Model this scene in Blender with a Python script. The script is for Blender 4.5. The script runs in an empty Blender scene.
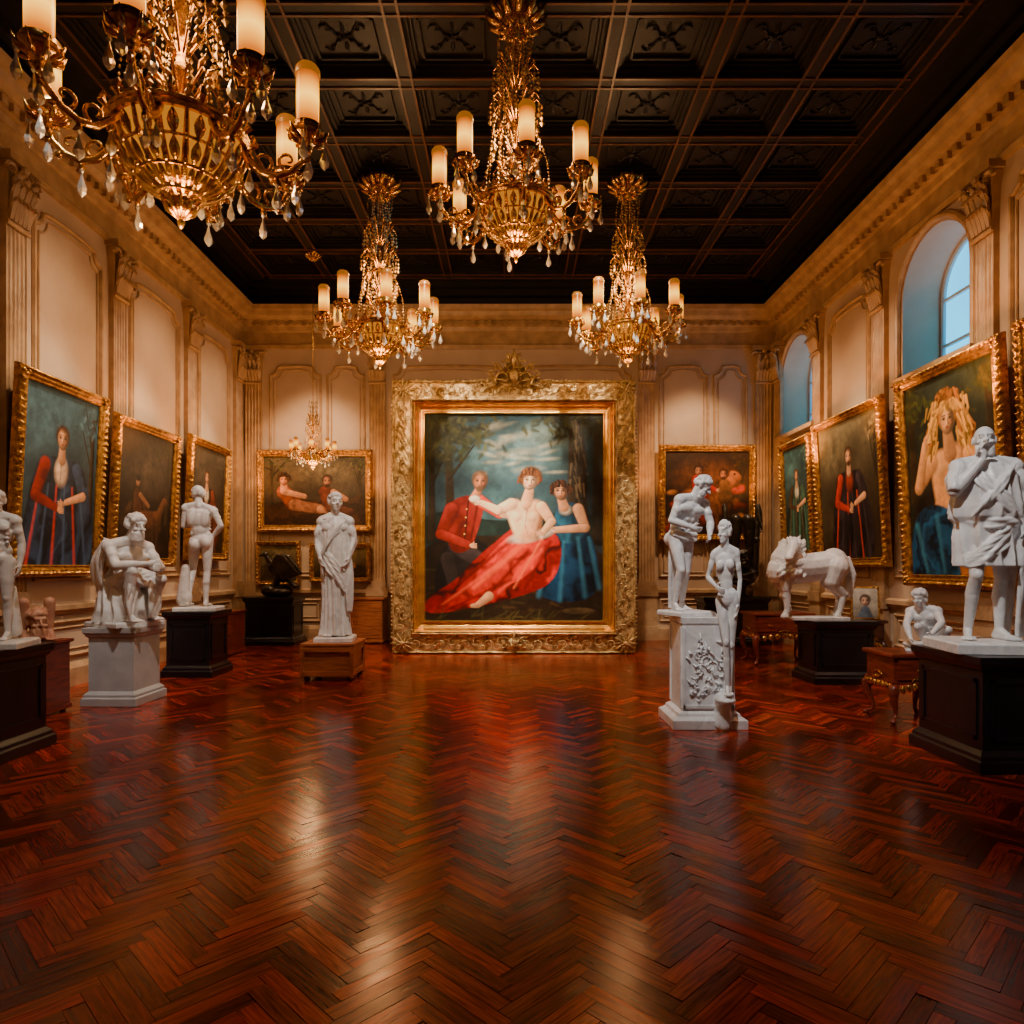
import bpy, math, random
import numpy as np
from mathutils import Vector
random.seed(3); rng=np.random.default_rng(5)
SC=bpy.context.scene; COL=SC.collection
pi=math.pi
def V(*a): return np.array(a,float)
def nz(v):
    v=np.array(v,float); return v/(np.linalg.norm(v)+1e-9)
# ---------------------------------------------------------------- mesh builder
class MB:
    def __init__(s): s.v=[];s.f=[];s.n=0
    def add(s,Vs,F):
        s.v.append(np.asarray(Vs,float).reshape(-1,3))
        o=s.n; s.f+= [tuple(i+o for i in f) for f in F]; s.n+=len(s.v[-1])
    def box(s,x0,y0,z0,x1,y1,z1):
        s.add([(x0,y0,z0),(x1,y0,z0),(x1,y1,z0),(x0,y1,z0),(x0,y0,z1),(x1,y0,z1),(x1,y1,z1),(x0,y1,z1)],
          [(0,3,2,1),(4,5,6,7),(0,1,5,4),(1,2,6,5),(2,3,7,6),(3,0,4,7)])
    def grid(s,P,cu=False,cv=False,capu=False):
        P=np.asarray(P,float); m,n=P.shape[:2]; F=[]
        for i in range(m if cu else m-1):
            i2=(i+1)%m
            for j in range(n if cv else n-1):
                j2=(j+1)%n
                F.append((i*n+j,i*n+j2,i2*n+j2,i2*n+j))
        if capu:
            F.append(tuple(reversed(range(n)))); F.append(tuple((m-1)*n+j for j in range(n)))
        s.add(P,F)
    def lathe(s,prof,c=(0,0,0),n=24):
        P=[]
        for r,z in prof:
            P.append([(c[0]+r*math.cos(2*pi*k/n),c[1]+r*math.sin(2*pi*k/n),c[2]+z) for k in range(n)])
        s.grid(P,cv=True,capu=True)
    def sq(s,prof,c=(0,0,0)):
        P=[[(c[0]-a,c[1]-b,c[2]+z),(c[0]+a,c[1]-b,c[2]+z),(c[0]+a,c[1]+b,c[2]+z),(c[0]-a,c[1]+b,c[2]+z)] for a,b,z in prof]
        s.grid(P,cv=True,capu=True)
    def tube(s,pts,rad,n=8,flat=1.0):
        pts=np.asarray(pts,float); m=len(pts)
        if np.isscalar(rad): rad=[rad]*m
        P=[];up=None
        for i in range(m):
            t=nz(pts[min(i+1,m-1)]-pts[max(i-1,0)])
            if up is None:
                up=V(0,0,1) if abs(t[2])<.9 else V(1,0,0)
            a=nz(np.cross(up,t)); b=np.cross(t,a); up=b
            P.append([pts[i]+rad[i]*(a*math.cos(2*pi*k/n)+b*flat*math.sin(2*pi*k/n)) for k in range(n)])
        s.grid(P,cv=True,capu=True)
    def ell(s,c,r,R=None,m=8,n=12):
        if np.isscalar(r): r=(r,r,r)
        P=[]
        for i in range(m+1):
            th=pi*(i+.02)/(m+.04)
            P.append([(r[0]*math.sin(th)*math.cos(2*pi*k/n),r[1]*math.sin(th)*math.sin(2*pi*k/n),-r[2]*math.cos(th)) for k in range(n)])
        P=np.array(P)
        if R is not None: P=P@np.asarray(R).T
        s.grid(P+np.array(c,float),cv=True,capu=True)
    def cap(s,p1,r1,p2,r2,n=12):
        p1=np.array(p1,float);p2=np.array(p2,float);t=nz(p2-p1)
        pts=[];rad=[]
        for a in (1.5,1.1,.7,.35,0): pts.append(p1-t*r1*math.sin(a));rad.append(r1*math.cos(a))
        for a in (0,.35,.7,1.1,1.5): pts.append(p2+t*r2*math.sin(a));rad.append(r2*math.cos(a))
        up=V(0,0,1) if abs(t[2])<.9 else V(1,0,0)
        a_=nz(np.cross(up,t));b_=np.cross(t,a_)
        s.grid([[p+r*(a_*math.cos(2*pi*k/n)+b_*math.sin(2*pi*k/n)) for k in range(n)] for p,r in zip(pts,rad)],cv=True,capu=True)
    def mesh(s,name='m',smooth=False,scale=1.0,angle=None):
        me=bpy.data.meshes.new(name)
        vv=np.concatenate(s.v)*scale
        me.from_pydata(vv.tolist(),[],s.f); me.update()
        if smooth:
            me.polygons.foreach_set('use_smooth',[True]*len(me.polygons))
            if angle:
                try: me.set_sharp_from_angle(angle=angle)
                except Exception: pass
        return me
def fuse(mb,voxel,it=3,scale=1.0,zmin=None):
    me=mb.mesh(scale=scale)
    ob=bpy.data.objects.new('tmp',me); COL.objects.link(ob)
    m=ob.modifiers.new('r','REMESH'); m.mode='VOXEL'; m.voxel_size=voxel; m.use_smooth_shade=True
    if it:
        q=ob.modifiers.new('s','SMOOTH'); q.factor=.5; q.iterations=it
    me2=bpy.data.meshes.new_from_object(ob.evaluated_get(bpy.context.evaluated_depsgraph_get()))
    bpy.data.objects.remove(ob)
    if zmin is not None:
        c=np.empty(len(me2.vertices)*3); me2.vertices.foreach_get('co',c); c=c.reshape(-1,3); c[:,2]=np.maximum(c[:,2],zmin); me2.vertices.foreach_set('co',c.ravel()); me2.update()
    me2.polygons.foreach_set('use_smooth',[True]*len(me2.polygons))
    return me2
def obj(name,me,mat,parent=None,loc=(0,0,0),rot=(0,0,0),label=None,bev=0):
    ob=bpy.data.objects.new(name,me); COL.objects.link(ob)
    if mat is not None and len(me.materials)==0: me.materials.append(mat)
    ob.location=loc; ob.rotation_euler=rot
    if parent: ob.parent=parent
    if label: ob['label']=label
    if bev:
        b=ob.modifiers.new('b','BEVEL'); b.width=bev; b.segments=2; b.limit_method='ANGLE'
    return ob
def thing(name,label,cat,loc,rot=(0,0,0),group=None,scale=1):
    e=bpy.data.objects.new(name,None); COL.objects.link(e); e.empty_display_size=.1
    e.location=loc; e.rotation_euler=rot; e.scale=(scale,)*3 if np.isscalar(scale) else scale
    e['label']=label; e['category']=cat
    if group: e['group']=group
    return e
def struct(name,me,mat,loc=(0,0,0),bev=0):
    o=obj(name,me,mat,None,loc,bev=bev); o['kind']='structure'; return o
# ---------------------------------------------------------------- materials
def mat(name,col,rough=.5,metal=0.,col2=None,vs=6.,bump=0.,bs=30.,emis=None,es=0.,spec=.5,trans=0.,stretch=None,dist=0.):
    m=bpy.data.materials.new(name); m.use_nodes=True; nt=m.node_tree; b=nt.nodes['Principled BSDF']
    b.inputs['Base Color'].default_value=(*col,1); b.inputs['Roughness'].default_value=rough; b.inputs['Metallic'].default_value=metal
    b.inputs['Specular IOR Level'].default_value=spec; b.inputs['Transmission Weight'].default_value=trans
    tc=nt.nodes.new('ShaderNodeTexCoord'); src=tc.outputs['Object']
    if stretch:
        mp=nt.nodes.new('ShaderNodeMapping'); mp.inputs['Scale'].default_value=stretch; nt.links.new(src,mp.inputs[0]); src=mp.outputs[0]
    if col2 is not None:
        n=nt.nodes.new('ShaderNodeTexNoise'); n.inputs['Scale'].default_value=vs; n.inputs['Detail'].default_value=6; n.inputs['Distortion'].default_value=dist
        nt.links.new(src,n.inputs['Vector'])
        r=nt.nodes.new('ShaderNodeValToRGB'); r.color_ramp.elements[0].position=.35; r.color_ramp.elements[1].position=.68
        r.color_ramp.elements[0].color=(*col,1); r.color_ramp.elements[1].color=(*col2,1)
        nt.links.new(n.outputs[0],r.inputs[0]); nt.links.new(r.outputs[0],b.inputs['Base Color'])
    if bump:
        n2=nt.nodes.new('ShaderNodeTexNoise'); n2.inputs['Scale'].default_value=bs; n2.inputs['Detail'].default_value=5
        nt.links.new(src,n2.inputs['Vector'])
        bp=nt.nodes.new('ShaderNodeBump'); bp.inputs['Strength'].default_value=bump; bp.inputs['Distance'].default_value=.02
        nt.links.new(n2.outputs[0],bp.inputs['Height']); nt.links.new(bp.outputs[0],b.inputs['Normal'])
    if emis: b.inputs['Emission Color'].default_value=(*emis,1); b.inputs['Emission Strength'].default_value=es
    return m
WALL=mat('wall_paint',(.52,.375,.27),.55,col2=(.43,.30,.205),vs=1.3,bump=.05,bs=12)
TRIM=mat('trim_paint',(.48,.30,.16),.38,col2=(.32,.185,.09),vs=5,bump=.2,bs=25)
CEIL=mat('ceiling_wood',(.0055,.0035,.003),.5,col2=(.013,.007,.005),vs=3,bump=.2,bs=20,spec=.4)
CEILM=mat('ceiling_moulding_lit_edge',(.13,.045,.016),.35,col2=(.06,.02,.008),vs=4,bump=.15,bs=20)  # moulding brown, lightened to paint in the warm lit beam edges
MARB=mat('white_marble',(.80,.78,.74),.38,col2=(.56,.54,.50),vs=5,bump=.15,bs=14,dist=1.5)
MARBC=mat('cool_marble',(.84,.86,.88),.36,col2=(.63,.65,.68),vs=6,bump=.12,bs=14,dist=1.5)
STONE=mat('grey_stone',(.50,.50,.49),.5,col2=(.40,.40,.39),vs=4,bump=.1,bs=20)
BLACK=mat('black_lacquer',(.004,.005,.008),.28,col2=(.010,.010,.014),vs=3,bump=.05,bs=8)
WOODR=mat('red_mahogany',(.24,.034,.012),.33,col2=(.09,.013,.006),vs=4,stretch=(1,1,8),bump=.08)
WOODB=mat('brown_walnut',(.42,.12,.03),.36,col2=(.2,.05,.015),vs=4,stretch=(1,1,8),bump=.1)
WOODD=mat('dark_wood',(.09,.022,.009),.33,col2=(.035,.011,.006),vs=4,stretch=(1,1,8),bump=.08)
GOLD=mat('gilt_gold',(.70,.36,.07),.32,.8,col2=(.20,.08,.015),vs=14,bump=.5,bs=45)
GOLDP=mat('antique_gilt',(.88,.64,.30),.34,.6,col2=(.26,.14,.04),vs=9,bump=.35,bs=40)
GOLDL=mat('bright_gilt_liner',(.95,.60,.15),.26,.85,col2=(.65,.33,.06),vs=6)
BRASS=mat('polished_brass',(.90,.52,.12),.22,.92,col2=(.34,.14,.022),vs=14,bump=.25,bs=40)
BRONZE=mat('dark_bronze',(.018,.015,.013),.3,.5,col2=(.05,.035,.022),vs=8,bump=.25)
TERRA=mat('terracotta',(.5,.24,.12),.55,col2=(.33,.13,.07),vs=10,bump=.2)
CRYS=mat('crystal',(.95,.90,.80),.04,0,trans=.6,spec=1.)
BEAD=mat('amber_crystal_beads',(.70,.45,.18),.13,.5,col2=(.15,.07,.018),vs=25)
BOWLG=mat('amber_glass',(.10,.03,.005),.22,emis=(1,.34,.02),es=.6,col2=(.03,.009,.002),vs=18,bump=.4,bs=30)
BACKB=mat('canvas_back',(.05,.035,.02),.8)
SHCAP=mat('amber_cap_glass',(.25,.10,.02),.25,emis=(1,.32,.03),es=.3)
def shade_mat():
    m=bpy.data.materials.new('glowing_candle_glass'); m.use_nodes=True; nt=m.node_tree; b=nt.nodes['Principled BSDF']
    tc=nt.nodes.new('ShaderNodeTexCoord'); sp=nt.nodes.new('ShaderNodeSeparateXYZ'); nt.links.new(tc.outputs['Generated'],sp.inputs[0])
    r=nt.nodes.new('ShaderNodeValToRGB'); e=r.color_ramp.elements
    e[0].position=0; e[0].color=(.30,.05,.001,1); e[1].position=1; e[1].color=(.14,.022,.001,1)
    for p,c in ((.14,(.55,.13,.003,1)),(.34,(1,.36,.012,1)),(.52,(1.35,.66,.05,1)),(.68,(1,.34,.012,1)),(.86,(.42,.09,.002,1))):
        q=e.new(p); q.color=c
    nt.links.new(sp.outputs[2],r.inputs[0]); nt.links.new(r.outputs[0],b.inputs['Emission Color'])
    b.inputs['Emission Strength'].default_value=2.3; b.inputs['Base Color'].default_value=(.03,.006,.001,1); b.inputs['Roughness'].default_value=.22
    b.inputs['Specular IOR Level'].default_value=.3
    return m
SHADE=shade_mat()
def pane_mat():
    m=mat('dusk_window_glass',(.02,.1,.16),.1,emis=(.10,.40,.62),es=6.5); nt=m.node_tree; b=nt.nodes['Principled BSDF']
    n=nt.nodes.new('ShaderNodeTexNoise'); n.inputs['Scale'].default_value=1.2
    r=nt.nodes.new('ShaderNodeValToRGB'); r.color_ramp.elements[0].color=(.006,.11,.22,1); r.color_ramp.elements[1].color=(.02,.26,.42,1)
    nt.links.new(n.outputs[0],r.inputs[0]); nt.links.new(r.outputs[0],b.inputs['Emission Color']); return m
PANE=pane_mat()
def attr_mat(name,rough,grain=False):
    m=bpy.data.materials.new(name); m.use_nodes=True; nt=m.node_tree; b=nt.nodes['Principled BSDF']
    a=nt.nodes.new('ShaderNodeAttribute'); a.attribute_name='Col'
    b.inputs['Roughness'].default_value=rough
    if grain:
        uv=nt.nodes.new('ShaderNodeUVMap'); mp=nt.nodes.new('ShaderNodeMapping'); mp.inputs['Scale'].default_value=(2.5,34,1)
        nt.links.new(uv.outputs[0],mp.inputs[0])
        n=nt.nodes.new('ShaderNodeTexNoise'); n.inputs['Scale'].default_value=2; n.inputs['Detail'].default_value=6; n.inputs['Distortion'].default_value=.6
        nt.links.new(mp.outputs[0],n.inputs['Vector'])
        mr=nt.nodes.new('ShaderNodeMapRange'); mr.inputs[1].default_value=.3; mr.inputs[2].default_value=.7; mr.inputs[3].default_value=.4; mr.inputs[4].default_value=1.45
        nt.links.new(n.outputs[0],mr.inputs[0])
        mx=nt.nodes.new('ShaderNodeVectorMath'); mx.operation='SCALE'
        nt.links.new(a.outputs['Color'],mx.inputs[0]); nt.links.new(mr.outputs[0],mx.inputs['Scale'])
        nt.links.new(mx.outputs[0],b.inputs['Base Color'])
        r2=nt.nodes.new('ShaderNodeMapRange'); r2.inputs[3].default_value=rough-.06; r2.inputs[4].default_value=rough+.12
        nt.links.new(n.outputs[0],r2.inputs[0]); nt.links.new(r2.outputs[0],b.inputs['Roughness'])
        b.inputs['Specular Tint'].default_value=(1,.5,.26,1); b.inputs['Specular IOR Level'].default_value=.6
        bp=nt.nodes.new('ShaderNodeBump'); bp.inputs['Strength'].default_value=.12; bp.inputs['Distance'].default_value=.004
        nt.links.new(n.outputs[0],bp.inputs['Height']); nt.links.new(bp.outputs[0],b.inputs['Normal'])
    else:
        nt.links.new(a.outputs['Color'],b.inputs['Base Color']); b.inputs['Specular IOR Level'].default_value=.3
    return m
CANV=attr_mat('oil_paint_canvas',.5); PARQ=attr_mat('polished_parquet',.155,True)
# ---------------------------------------------------------------- camera
EYE=1.6; F=1024*24/36.
cam=bpy.data.cameras.new('camera'); co=bpy.data.objects.new('camera',cam); COL.objects.link(co)
cam.lens=24; cam.sensor_width=36; co.location=(0,0,EYE); co.rotation_euler=(pi/2,0,0); cam.shift_y=.0537; SC.camera=co
def PX(px,Y): return (px-512)/F*Y
def PZ(py,Y): return EYE-(py-567)/F*Y
XL,XR,YB,YF=-5.95,5.8,15.,-2.5
# ---------------------------------------------------------------- floor
def build_floor():
    w=.074;n=6;vs=[];fs=[];cols=[];uvs=[];g=.0011
    c45=math.cos(pi/4)
    R=int(26/w)
    def plank(a0,b0,a1,b1,horiz):
        cx,cy=(a0+a1)/2,(b0+b1)/2
        wx=c45*(cx-cy);wy=c45*(cx+cy)
        if wx<XL-.15 or wx>XR+.15 or wy<YF-.1 or wy>YB+.15: return
        tone=rng.random();hue=rng.random()
        base=np.array([.33,.026,.007])*(.32+1.15*tone**1.4)*np.array([1,.7+1.1*hue,.7+.6*hue])
        tx,ty=rng.normal(0,.005,2)
        ou=rng.random()*50
        for (a,b) in ((a0+g,b0+g),(a1-g,b0+g),(a1-g,b1-g),(a0+g,b1-g)):
            z=(a-cx)*tx+(b-cy)*ty
            vs.append((c45*(a-b),c45*(a+b),z))
            uvs.append(((a-a0 if horiz else b-b0)+ou,(b-b0 if horiz else a-a0)+ou*.37))
        k=len(vs)-4; fs.append((k,k+1,k+2,k+3)); cols.extend([base]*4)
    for i in range(-R,R):
        for j in range(-R,R):
            k=(i-j)%(2*n)
            if k!=0 and k!=2*n-1: continue
            wx=c45*(i-j)*w;wy=c45*(i+j)*w
            if wx<XL-1 or wx>XR+1 or wy<YF-1 or wy>YB+1: continue
            if k==0: plank(i*w,j*w,(i+n)*w,(j+1)*w,True)
            else: plank(i*w,j*w,(i+1)*w,(j+n)*w,False)
    o=len(vs); z=-.012
    vs.extend([(XL-.3,YF,z),(XR+.3,YF,z),(XR+.3,YB+.3,z),(XL-.3,YB+.3,z)]); fs.append((o,o+1,o+2,o+3)); cols.extend([np.array([.006,.002,.001])]*4); uvs.extend([(0,0)]*4)
    me=bpy.data.meshes.new('floor'); me.from_pydata(vs,[],fs)
    ca=me.color_attributes.new('Col','FLOAT_COLOR','POINT'); ca.data.foreach_set('color',np.c_[np.array(cols),np.ones(len(vs))].ravel())
    ul=me.uv_layers.new(name='UVMap'); ul.data.foreach_set('uv',np.array([uvs[l.vertex_index] for l in me.loops]).ravel())
    struct('floor',me,PARQ)
build_floor()
tn=[0]
def trim(m,mt=None,smooth=False,loc=(0,0,0)):
    tn[0]+=1; return struct('trim_%d'%tn[0],m.mesh(smooth=smooth,angle=.7) if isinstance(m,MB) else m,mt or TRIM,loc)
# ---------------------------------------------------------------- ceiling
ZC=7.7
def build_ceiling():
    m=MB(); q=MB()
    m.box(XL-.3,YF,ZC+.17,XR+.3,YB+.3,ZC+.3)
    x0,x1=-5.15,5.0; nx=8; dx=(x1-x0)/nx; dy=1.15; y1=YB-.6; ny=14; y0=y1-ny*dy
    for i in range(nx+1):
        x=x0+i*dx; m.box(x-.10,YF,ZC+.03,x+.10,y1,ZC+.18); m.box(x-.15,YF,ZC+.09,x+.15,y1,ZC+.18); m.box(x-.19,YF,ZC+.13,x+.19,y1,ZC+.18)
        for s in (-1,1): q.box(x+s*.083-.015,YF,ZC+.012,x+s*.083+.015,y1,ZC+.04)
    for j in range(ny+1):
        y=y0+j*dy; m.box(x0,y-.10,ZC+.032,x1,y+.10,ZC+.18); m.box(x0,y-.15,ZC+.092,x1,y+.15,ZC+.18); m.box(x0,y-.19,ZC+.132,x1,y+.19,ZC+.18)
        for s in (-1,1): q.box(x0,y+s*.083-.015,ZC+.014,x1,y+s*.083+.015,ZC+.04)
    for i in range(nx):
        for j in range(5,ny):
            cx=x0+(i+.5)*dx; cy=y0+(j+.5)*dy; hx=dx/2-.25; hy=dy/2-.25
            for a,b,c,d in ((cx-hx,cy-hy,cx+hx,cy-hy+.03),(cx-hx,cy+hy-.03,cx+hx,cy+hy),(cx-hx,cy-hy,cx-hx+.03,cy+hy),(cx+hx-.03,cy-hy,cx+hx,cy+hy)):
                m.box(a,b,ZC+.13,c,d,ZC+.18)
            m.ell((cx,cy,ZC+.155),(.045,.045,.03),m=4,n=8)
            for sx in (-1,1):
                for sy in (-1,1):
                    m.tube([(cx+sx*(.03+.012*k),cy+sy*.02*math.sin(k*.9)+sy*.012*k,ZC+.155) for k in range(14)],[.014]*12+[.01,.006],5)
                    ux,uy=cx+sx*.19,cy+sy*.14
                    m.tube([(ux+.07*(1-k/12)*math.cos(k*.6)*sx,uy+.07*(1-k/12)*math.sin(k*.6)*sy,ZC+.155) for k in range(10)],[.013*(1-k/14) for k in range(10)],5)
                m.tube([(cx,cy+sx*.06,ZC+.16),(cx,cy+sx*.13,ZC+.145),(cx,cy+sx*.22,ZC+.165)],[.012,.028,.008],5)
    m.box(XL-.05,YF,ZC-.02,x0-.1,YB,ZC+.18); m.box(x1+.1,YF,ZC-.02,XR+.05,YB,ZC+.18); m.box(XL,y1+.08,ZC-.02,XR,YB+.05,ZC+.18)
    for (s1,za,zb) in ((.12,7.22,7.7),(.3,7.45,7.7),(.45,7.58,7.7)):
        m.box(XL,YF,za,XL+s1,YB,zb); m.box(XR-s1,YF,za,XR,YB,zb); m.box(XL,YB-s1,za,XR,YB,zb)
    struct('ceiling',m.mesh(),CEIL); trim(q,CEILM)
build_ceiling()
# ---------------------------------------------------------------- walls
def arch_pts(yc,hw,z0,zs,rise,n=14):
    p=[(yc-hw,z0),(yc+hw,z0),(yc+hw,zs)]
    for k in range(1,n): 
        a=pi*k/n; p.append((yc+hw*math.cos(a),zs+rise*math.sin(a)))
    p.append((yc-hw,zs)); return p
WINS=[(9.38,.76),(13.88,.76),(4.9,.76)]
def build_walls():
    m=MB(); m.box(XL-.3,YF,0,XL,YB+.3,7.8); struct('wall_left',m.mesh(),WALL)
    m=MB(); m.box(XL,YB,0,XR+.7,YB+.3,7.8); struct('wall_back',m.mesh(),WALL)
    m=MB(); m.box(XL-.3,YF-.3,0,XR+.7,YF,7.8); struct('wall_front',m.mesh(),WALL)
    cu=bpy.data.curves.new('c','CURVE'); cu.dimensions='2D'; cu.fill_mode='BOTH'; cu.extrude=.35
    def sp(pts):
        s=cu.splines.new('POLY'); s.points.add(len(pts)-1)
        for i,(a,b) in enumerate(pts): s.points[i].co=(a,b,0,1)
        s.use_cyclic_u=True
    sp([(YF,0),(YB,0),(YB,7.8),(YF,7.8)])
    for yc,hw in WINS: sp(arch_pts(yc,hw,4.4,5.52,.76))
    t=bpy.data.objects.new('t',cu); COL.objects.link(t)
    me=bpy.data.meshes.new_from_object(t.evaluated_get(bpy.context.evaluated_depsgraph_get())); bpy.data.objects.remove(t)
    co_=np.empty(len(me.vertices)*3); me.vertices.foreach_get('co',co_); co_=co_.reshape(-1,3)
    new=np.c_[co_[:,2]+XR+.35,co_[:,0],co_[:,1]]; me.vertices.foreach_set('co',new.ravel()); me.update()
    me.materials.clear(); struct('wall_right',me,WALL)
build_walls()
WHITEF=mat('white_window_frame',(.4,.5,.55),.4)
for i,(yc,hw) in enumerate(WINS):
    m=MB(); X=XR+.62
    ap=arch_pts(yc,hw,4.4,5.52,.76)
    n=len(ap); m.add([(X,a,b) for a,b in ap],[tuple(range(n))])
    wo=struct('window_%d'%(i+1),m.mesh(),PANE)
    m=MB()
    ap2=arch_pts(yc,hw-.03,4.43,5.52,.73)
    m.tube([(X-.03,a,b) for a,b in ap2]+[(X-.03,*ap2[0])],.04,6)
    m.box(X-.06,yc-.025,4.4,X-.005,yc+.025,6.25)
    for z in (4.85,5.52): m.box(X-.05,yc-hw,z-.02,X-.005,yc+hw,z+.02)
    obj('window_frame',m.mesh(),WHITEF,wo)
PROF=[(0,6.38),(.05,6.38),(.06,6.46),(.03,6.5),(.03,6.74),(.07,6.76),(.09,6.84),(.14,6.86),(.14,6.95),(.22,6.97),(.3,7.02),(.33,7.1),(.4,7.13),(.42,7.22),(0,7.22)]
def sweep(kind):
    m=MB()
    def pt(o,z,e):
        if kind=='L': return (XL+o,YF if e==0 else YB-o,z)
        if kind=='R': return (XR-o,YF if e==0 else YB-o,z)
        return ((XL+o) if e==0 else (XR-o),YB-o,z)
    m.grid([[pt(o,z,0) for o,z in PROF],[pt(o,z,1) for o,z in PROF]])
    if kind in 'LR':
        y=5.
        while y<YB-.2:
            if kind=='L': m.box(XL+.09,y,6.86,XL+.2,y+.09,6.955)
            else: m.box(XR-.2,y,6.86,XR-.09,y+.09,6.955)
            y+=.18
    else:
        x=XL+.2
        while x<XR-.2: m.box(x,YB-.2,6.86,x+.09,YB-.09,6.955); x+=.18
    trim(m)
    m=MB(); P2=[(0,.98),(.04,.98),(.05,1.02),(.09,1.04),(.09,1.1),(.03,1.13),(0,1.13)]
    m.grid([[pt(o,z,0) for o,z in P2],[pt(o,z,1) for o,z in P2]]); trim(m)
    m=MB(); P3=[(0,.32),(.02,.32),(.05,.26),(.06,.24),(.06,0)]
    m.grid([[pt(o,z,0) for o,z in P3],[pt(o,z,1) for o,z in P3]])
    struct('baseboard_'+{'L':'left','R':'right','B':'back'}[kind],m.mesh(),TRIM)
for k in 'LRB': sweep(k)
def pilaster_mesh():
    m=MB(); w=.17
    m.box(-w-.05,-.1,0,w+.05,0,1.0); m.box(-w-.07,-.13,0,w+.07,0,.3); m.box(-w-.07,-.13,.96,w+.07,0,1.14)
    m.box(-w-.04,-.1,1.14,w+.04,0,1.22); m.box(-w-.02,-.09,1.22,w+.02,0,1.3)
    n=49; prof=[]
    for i in range(n):
        u=i/(n-1); x=-w+2*w*u; fl=(u*5)%1
        d=.075-(.02*math.sin(pi*fl) if .03<u<.97 else 0); prof.append((x,-d))
    m.grid([[(-w,0,z)]+[(x,y,z) for x,y in prof]+[(w,0,z)] for z in (1.3,5.62)])
    m.tube([(-w-.02,-.09,5.62),(w+.02,-.09,5.62)],.03,8)
    m.grid([[(-w*s,0,z),(-w*s,-.09*s,z),(w*s,-.09*s,z),(w*s,0,z)] for s,z in ((1,5.62),(1.02,5.85),(1.15,6.1),(1.4,6.3))])
    for row,(z,h,c) in enumerate(((5.66,.24,5),(5.82,.28,4),(6.0,.2,3))):
        for i in range(c):
            x=(-w+ (i+.5)*2*w/c)*(1+.1*row)
            y=-.1-.02*row
            m.tube([(x,y,z),(x,y-.025,z+h*.5),(x,y-.06,z+h*.85),(x,y-.11,z+h),(x,y-.13,z+h*.8)],[.03,.042,.038,.025,.012],6)
            for sd in (-1,1): m.tube([(x,y,z+.05),(x+sd*.035,y-.03,z+h*.6),(x+sd*.05,y-.07,z+h*.8)],[.013,.02,.008],5)
    for sd in (-1,1):
        cx=sd*(w*1.2);cz=6.2
        sp=[(cx+sd*(.1-.013*k)*math.cos(k*.6)*.9,-.16-.004*k,cz+(.1-.013*k)*math.sin(k*.6)) for k in range(8)]
        m.tube(sp,[.028]*7+[.02],6)
        m.tube([(sd*.03,-.13,5.98),(sd*.1,-.17,6.15),(sd*.2,-.18,6.27)],[.012,.022,.02],6)
    m.ell((0,-.17,6.3),(.06,.05,.06),m=5,n=8)
    m.box(-w*1.6,-.2,6.31,w*1.6,0,6.4)
    return m.mesh('pilaster')
PIL=pilaster_mesh()
PIL.materials.append(TRIM)
PL=[5.7,8.1,10.24,12.55,14.72]; PR=[6.0,8.29,10.68,12.86,14.75]
def pil(loc,rz):
    tn[0]+=1; o=struct('trim_%d'%tn[0],PIL,TRIM,loc); o.rotation_euler=(0,0,rz)
for y in PL: pil((XL,y,0),pi/2)
for y in PR: pil((XR,y,0),-pi/2)
for x in (-5.66,-2.95,2.95,5.5): pil((x,YB,0),0)
def rect_path(u0,u1,z0,z1,style=0):
    if style==0: return [(u0,z0),(u1,z0),(u1,z1),(u0,z1),(u0,z0)]
    c=.16; um=(u0+u1)/2; top=[]
    for k in range(7):
        a=pi/2*k/6; top.append((u1-c*math.sin(a),z1-.2+(c-c*math.cos(a)) ))
    hw=(u1-u0)/2-c
    for k in range(1,12):
        a=pi*k/12; top.append((um+hw*math.cos(a),z1-.2+c+ .05*math.sin(a)))
    for k in range(7):
        a=pi/2*(6-k)/6; top.append((u0+c*math.sin(a),z1-.2+(c-c*math.cos(a))))
    return [(u0,z0),(u1,z0)]+top+[(u0,z0)]
def panel(m,kind,u0,u1,z0,z1,style=0):
    for ins,r in ((0,.034),(.085,.016)):
        p=rect_path(u0+ins,u1-ins,z0+ins,z1-ins,style)
        fn={'L':lambda u,z:(XL+.010,u,z),'R':lambda u,z:(XR-.010,u,z),'B':lambda u,z:(u,YB-.010,z)}[kind]
        for a,b in zip(p[:-1],p[1:]): m.tube([fn(*a),fn(*b)],r,6)
        for a in p: m.ell(fn(*a),r,m=4,n=6)
mL=MB();mR=MB();mB=MB()
for a,b in zip(PL[:-1],PL[1:]):
    panel(mL,'L',a+.38,b-.38,1.45,6.1,1); panel(mL,'L',a+.38,b-.38,.42,.88)
for i,(a,b) in enumerate(zip(PR[:-1],PR[1:])):
    panel(mR,'R',a+.38,b-.38,.42,.88)
    if i in (0,2): panel(mR,'R',a+.38,b-.38,1.45,6.1,1)
    else: panel(mR,'R',a+.38,b-.38,1.45,4.05)
for yc,hw in WINS:
    p=arch_pts(yc,hw+.08,4.33,5.52,.84); p.append(p[0])
    for a,b in zip(p[:-1],p[1:]): mR.tube([(XR-.02,*a),(XR-.02,*b)],.05,8)
    for a in p: mR.ell((XR-.02,*a),.05,m=4,n=8)
    mR.box(XR-.12,yc-hw-.15,4.3,XR+.02,yc+hw+.15,4.38)
for x0,x1 in ((-5.3,-4.2),(-4.05,-3.25),(-2.6,-.1),(.1,2.6),(3.25,4.3),(4.45,5.15)):
    panel(mB,'B',x0,x1,1.4,6.0,1); panel(mB,'B',x0,x1,.42,.88)
for m in (mL,mR,mB): trim(m,TRIM)
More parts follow.
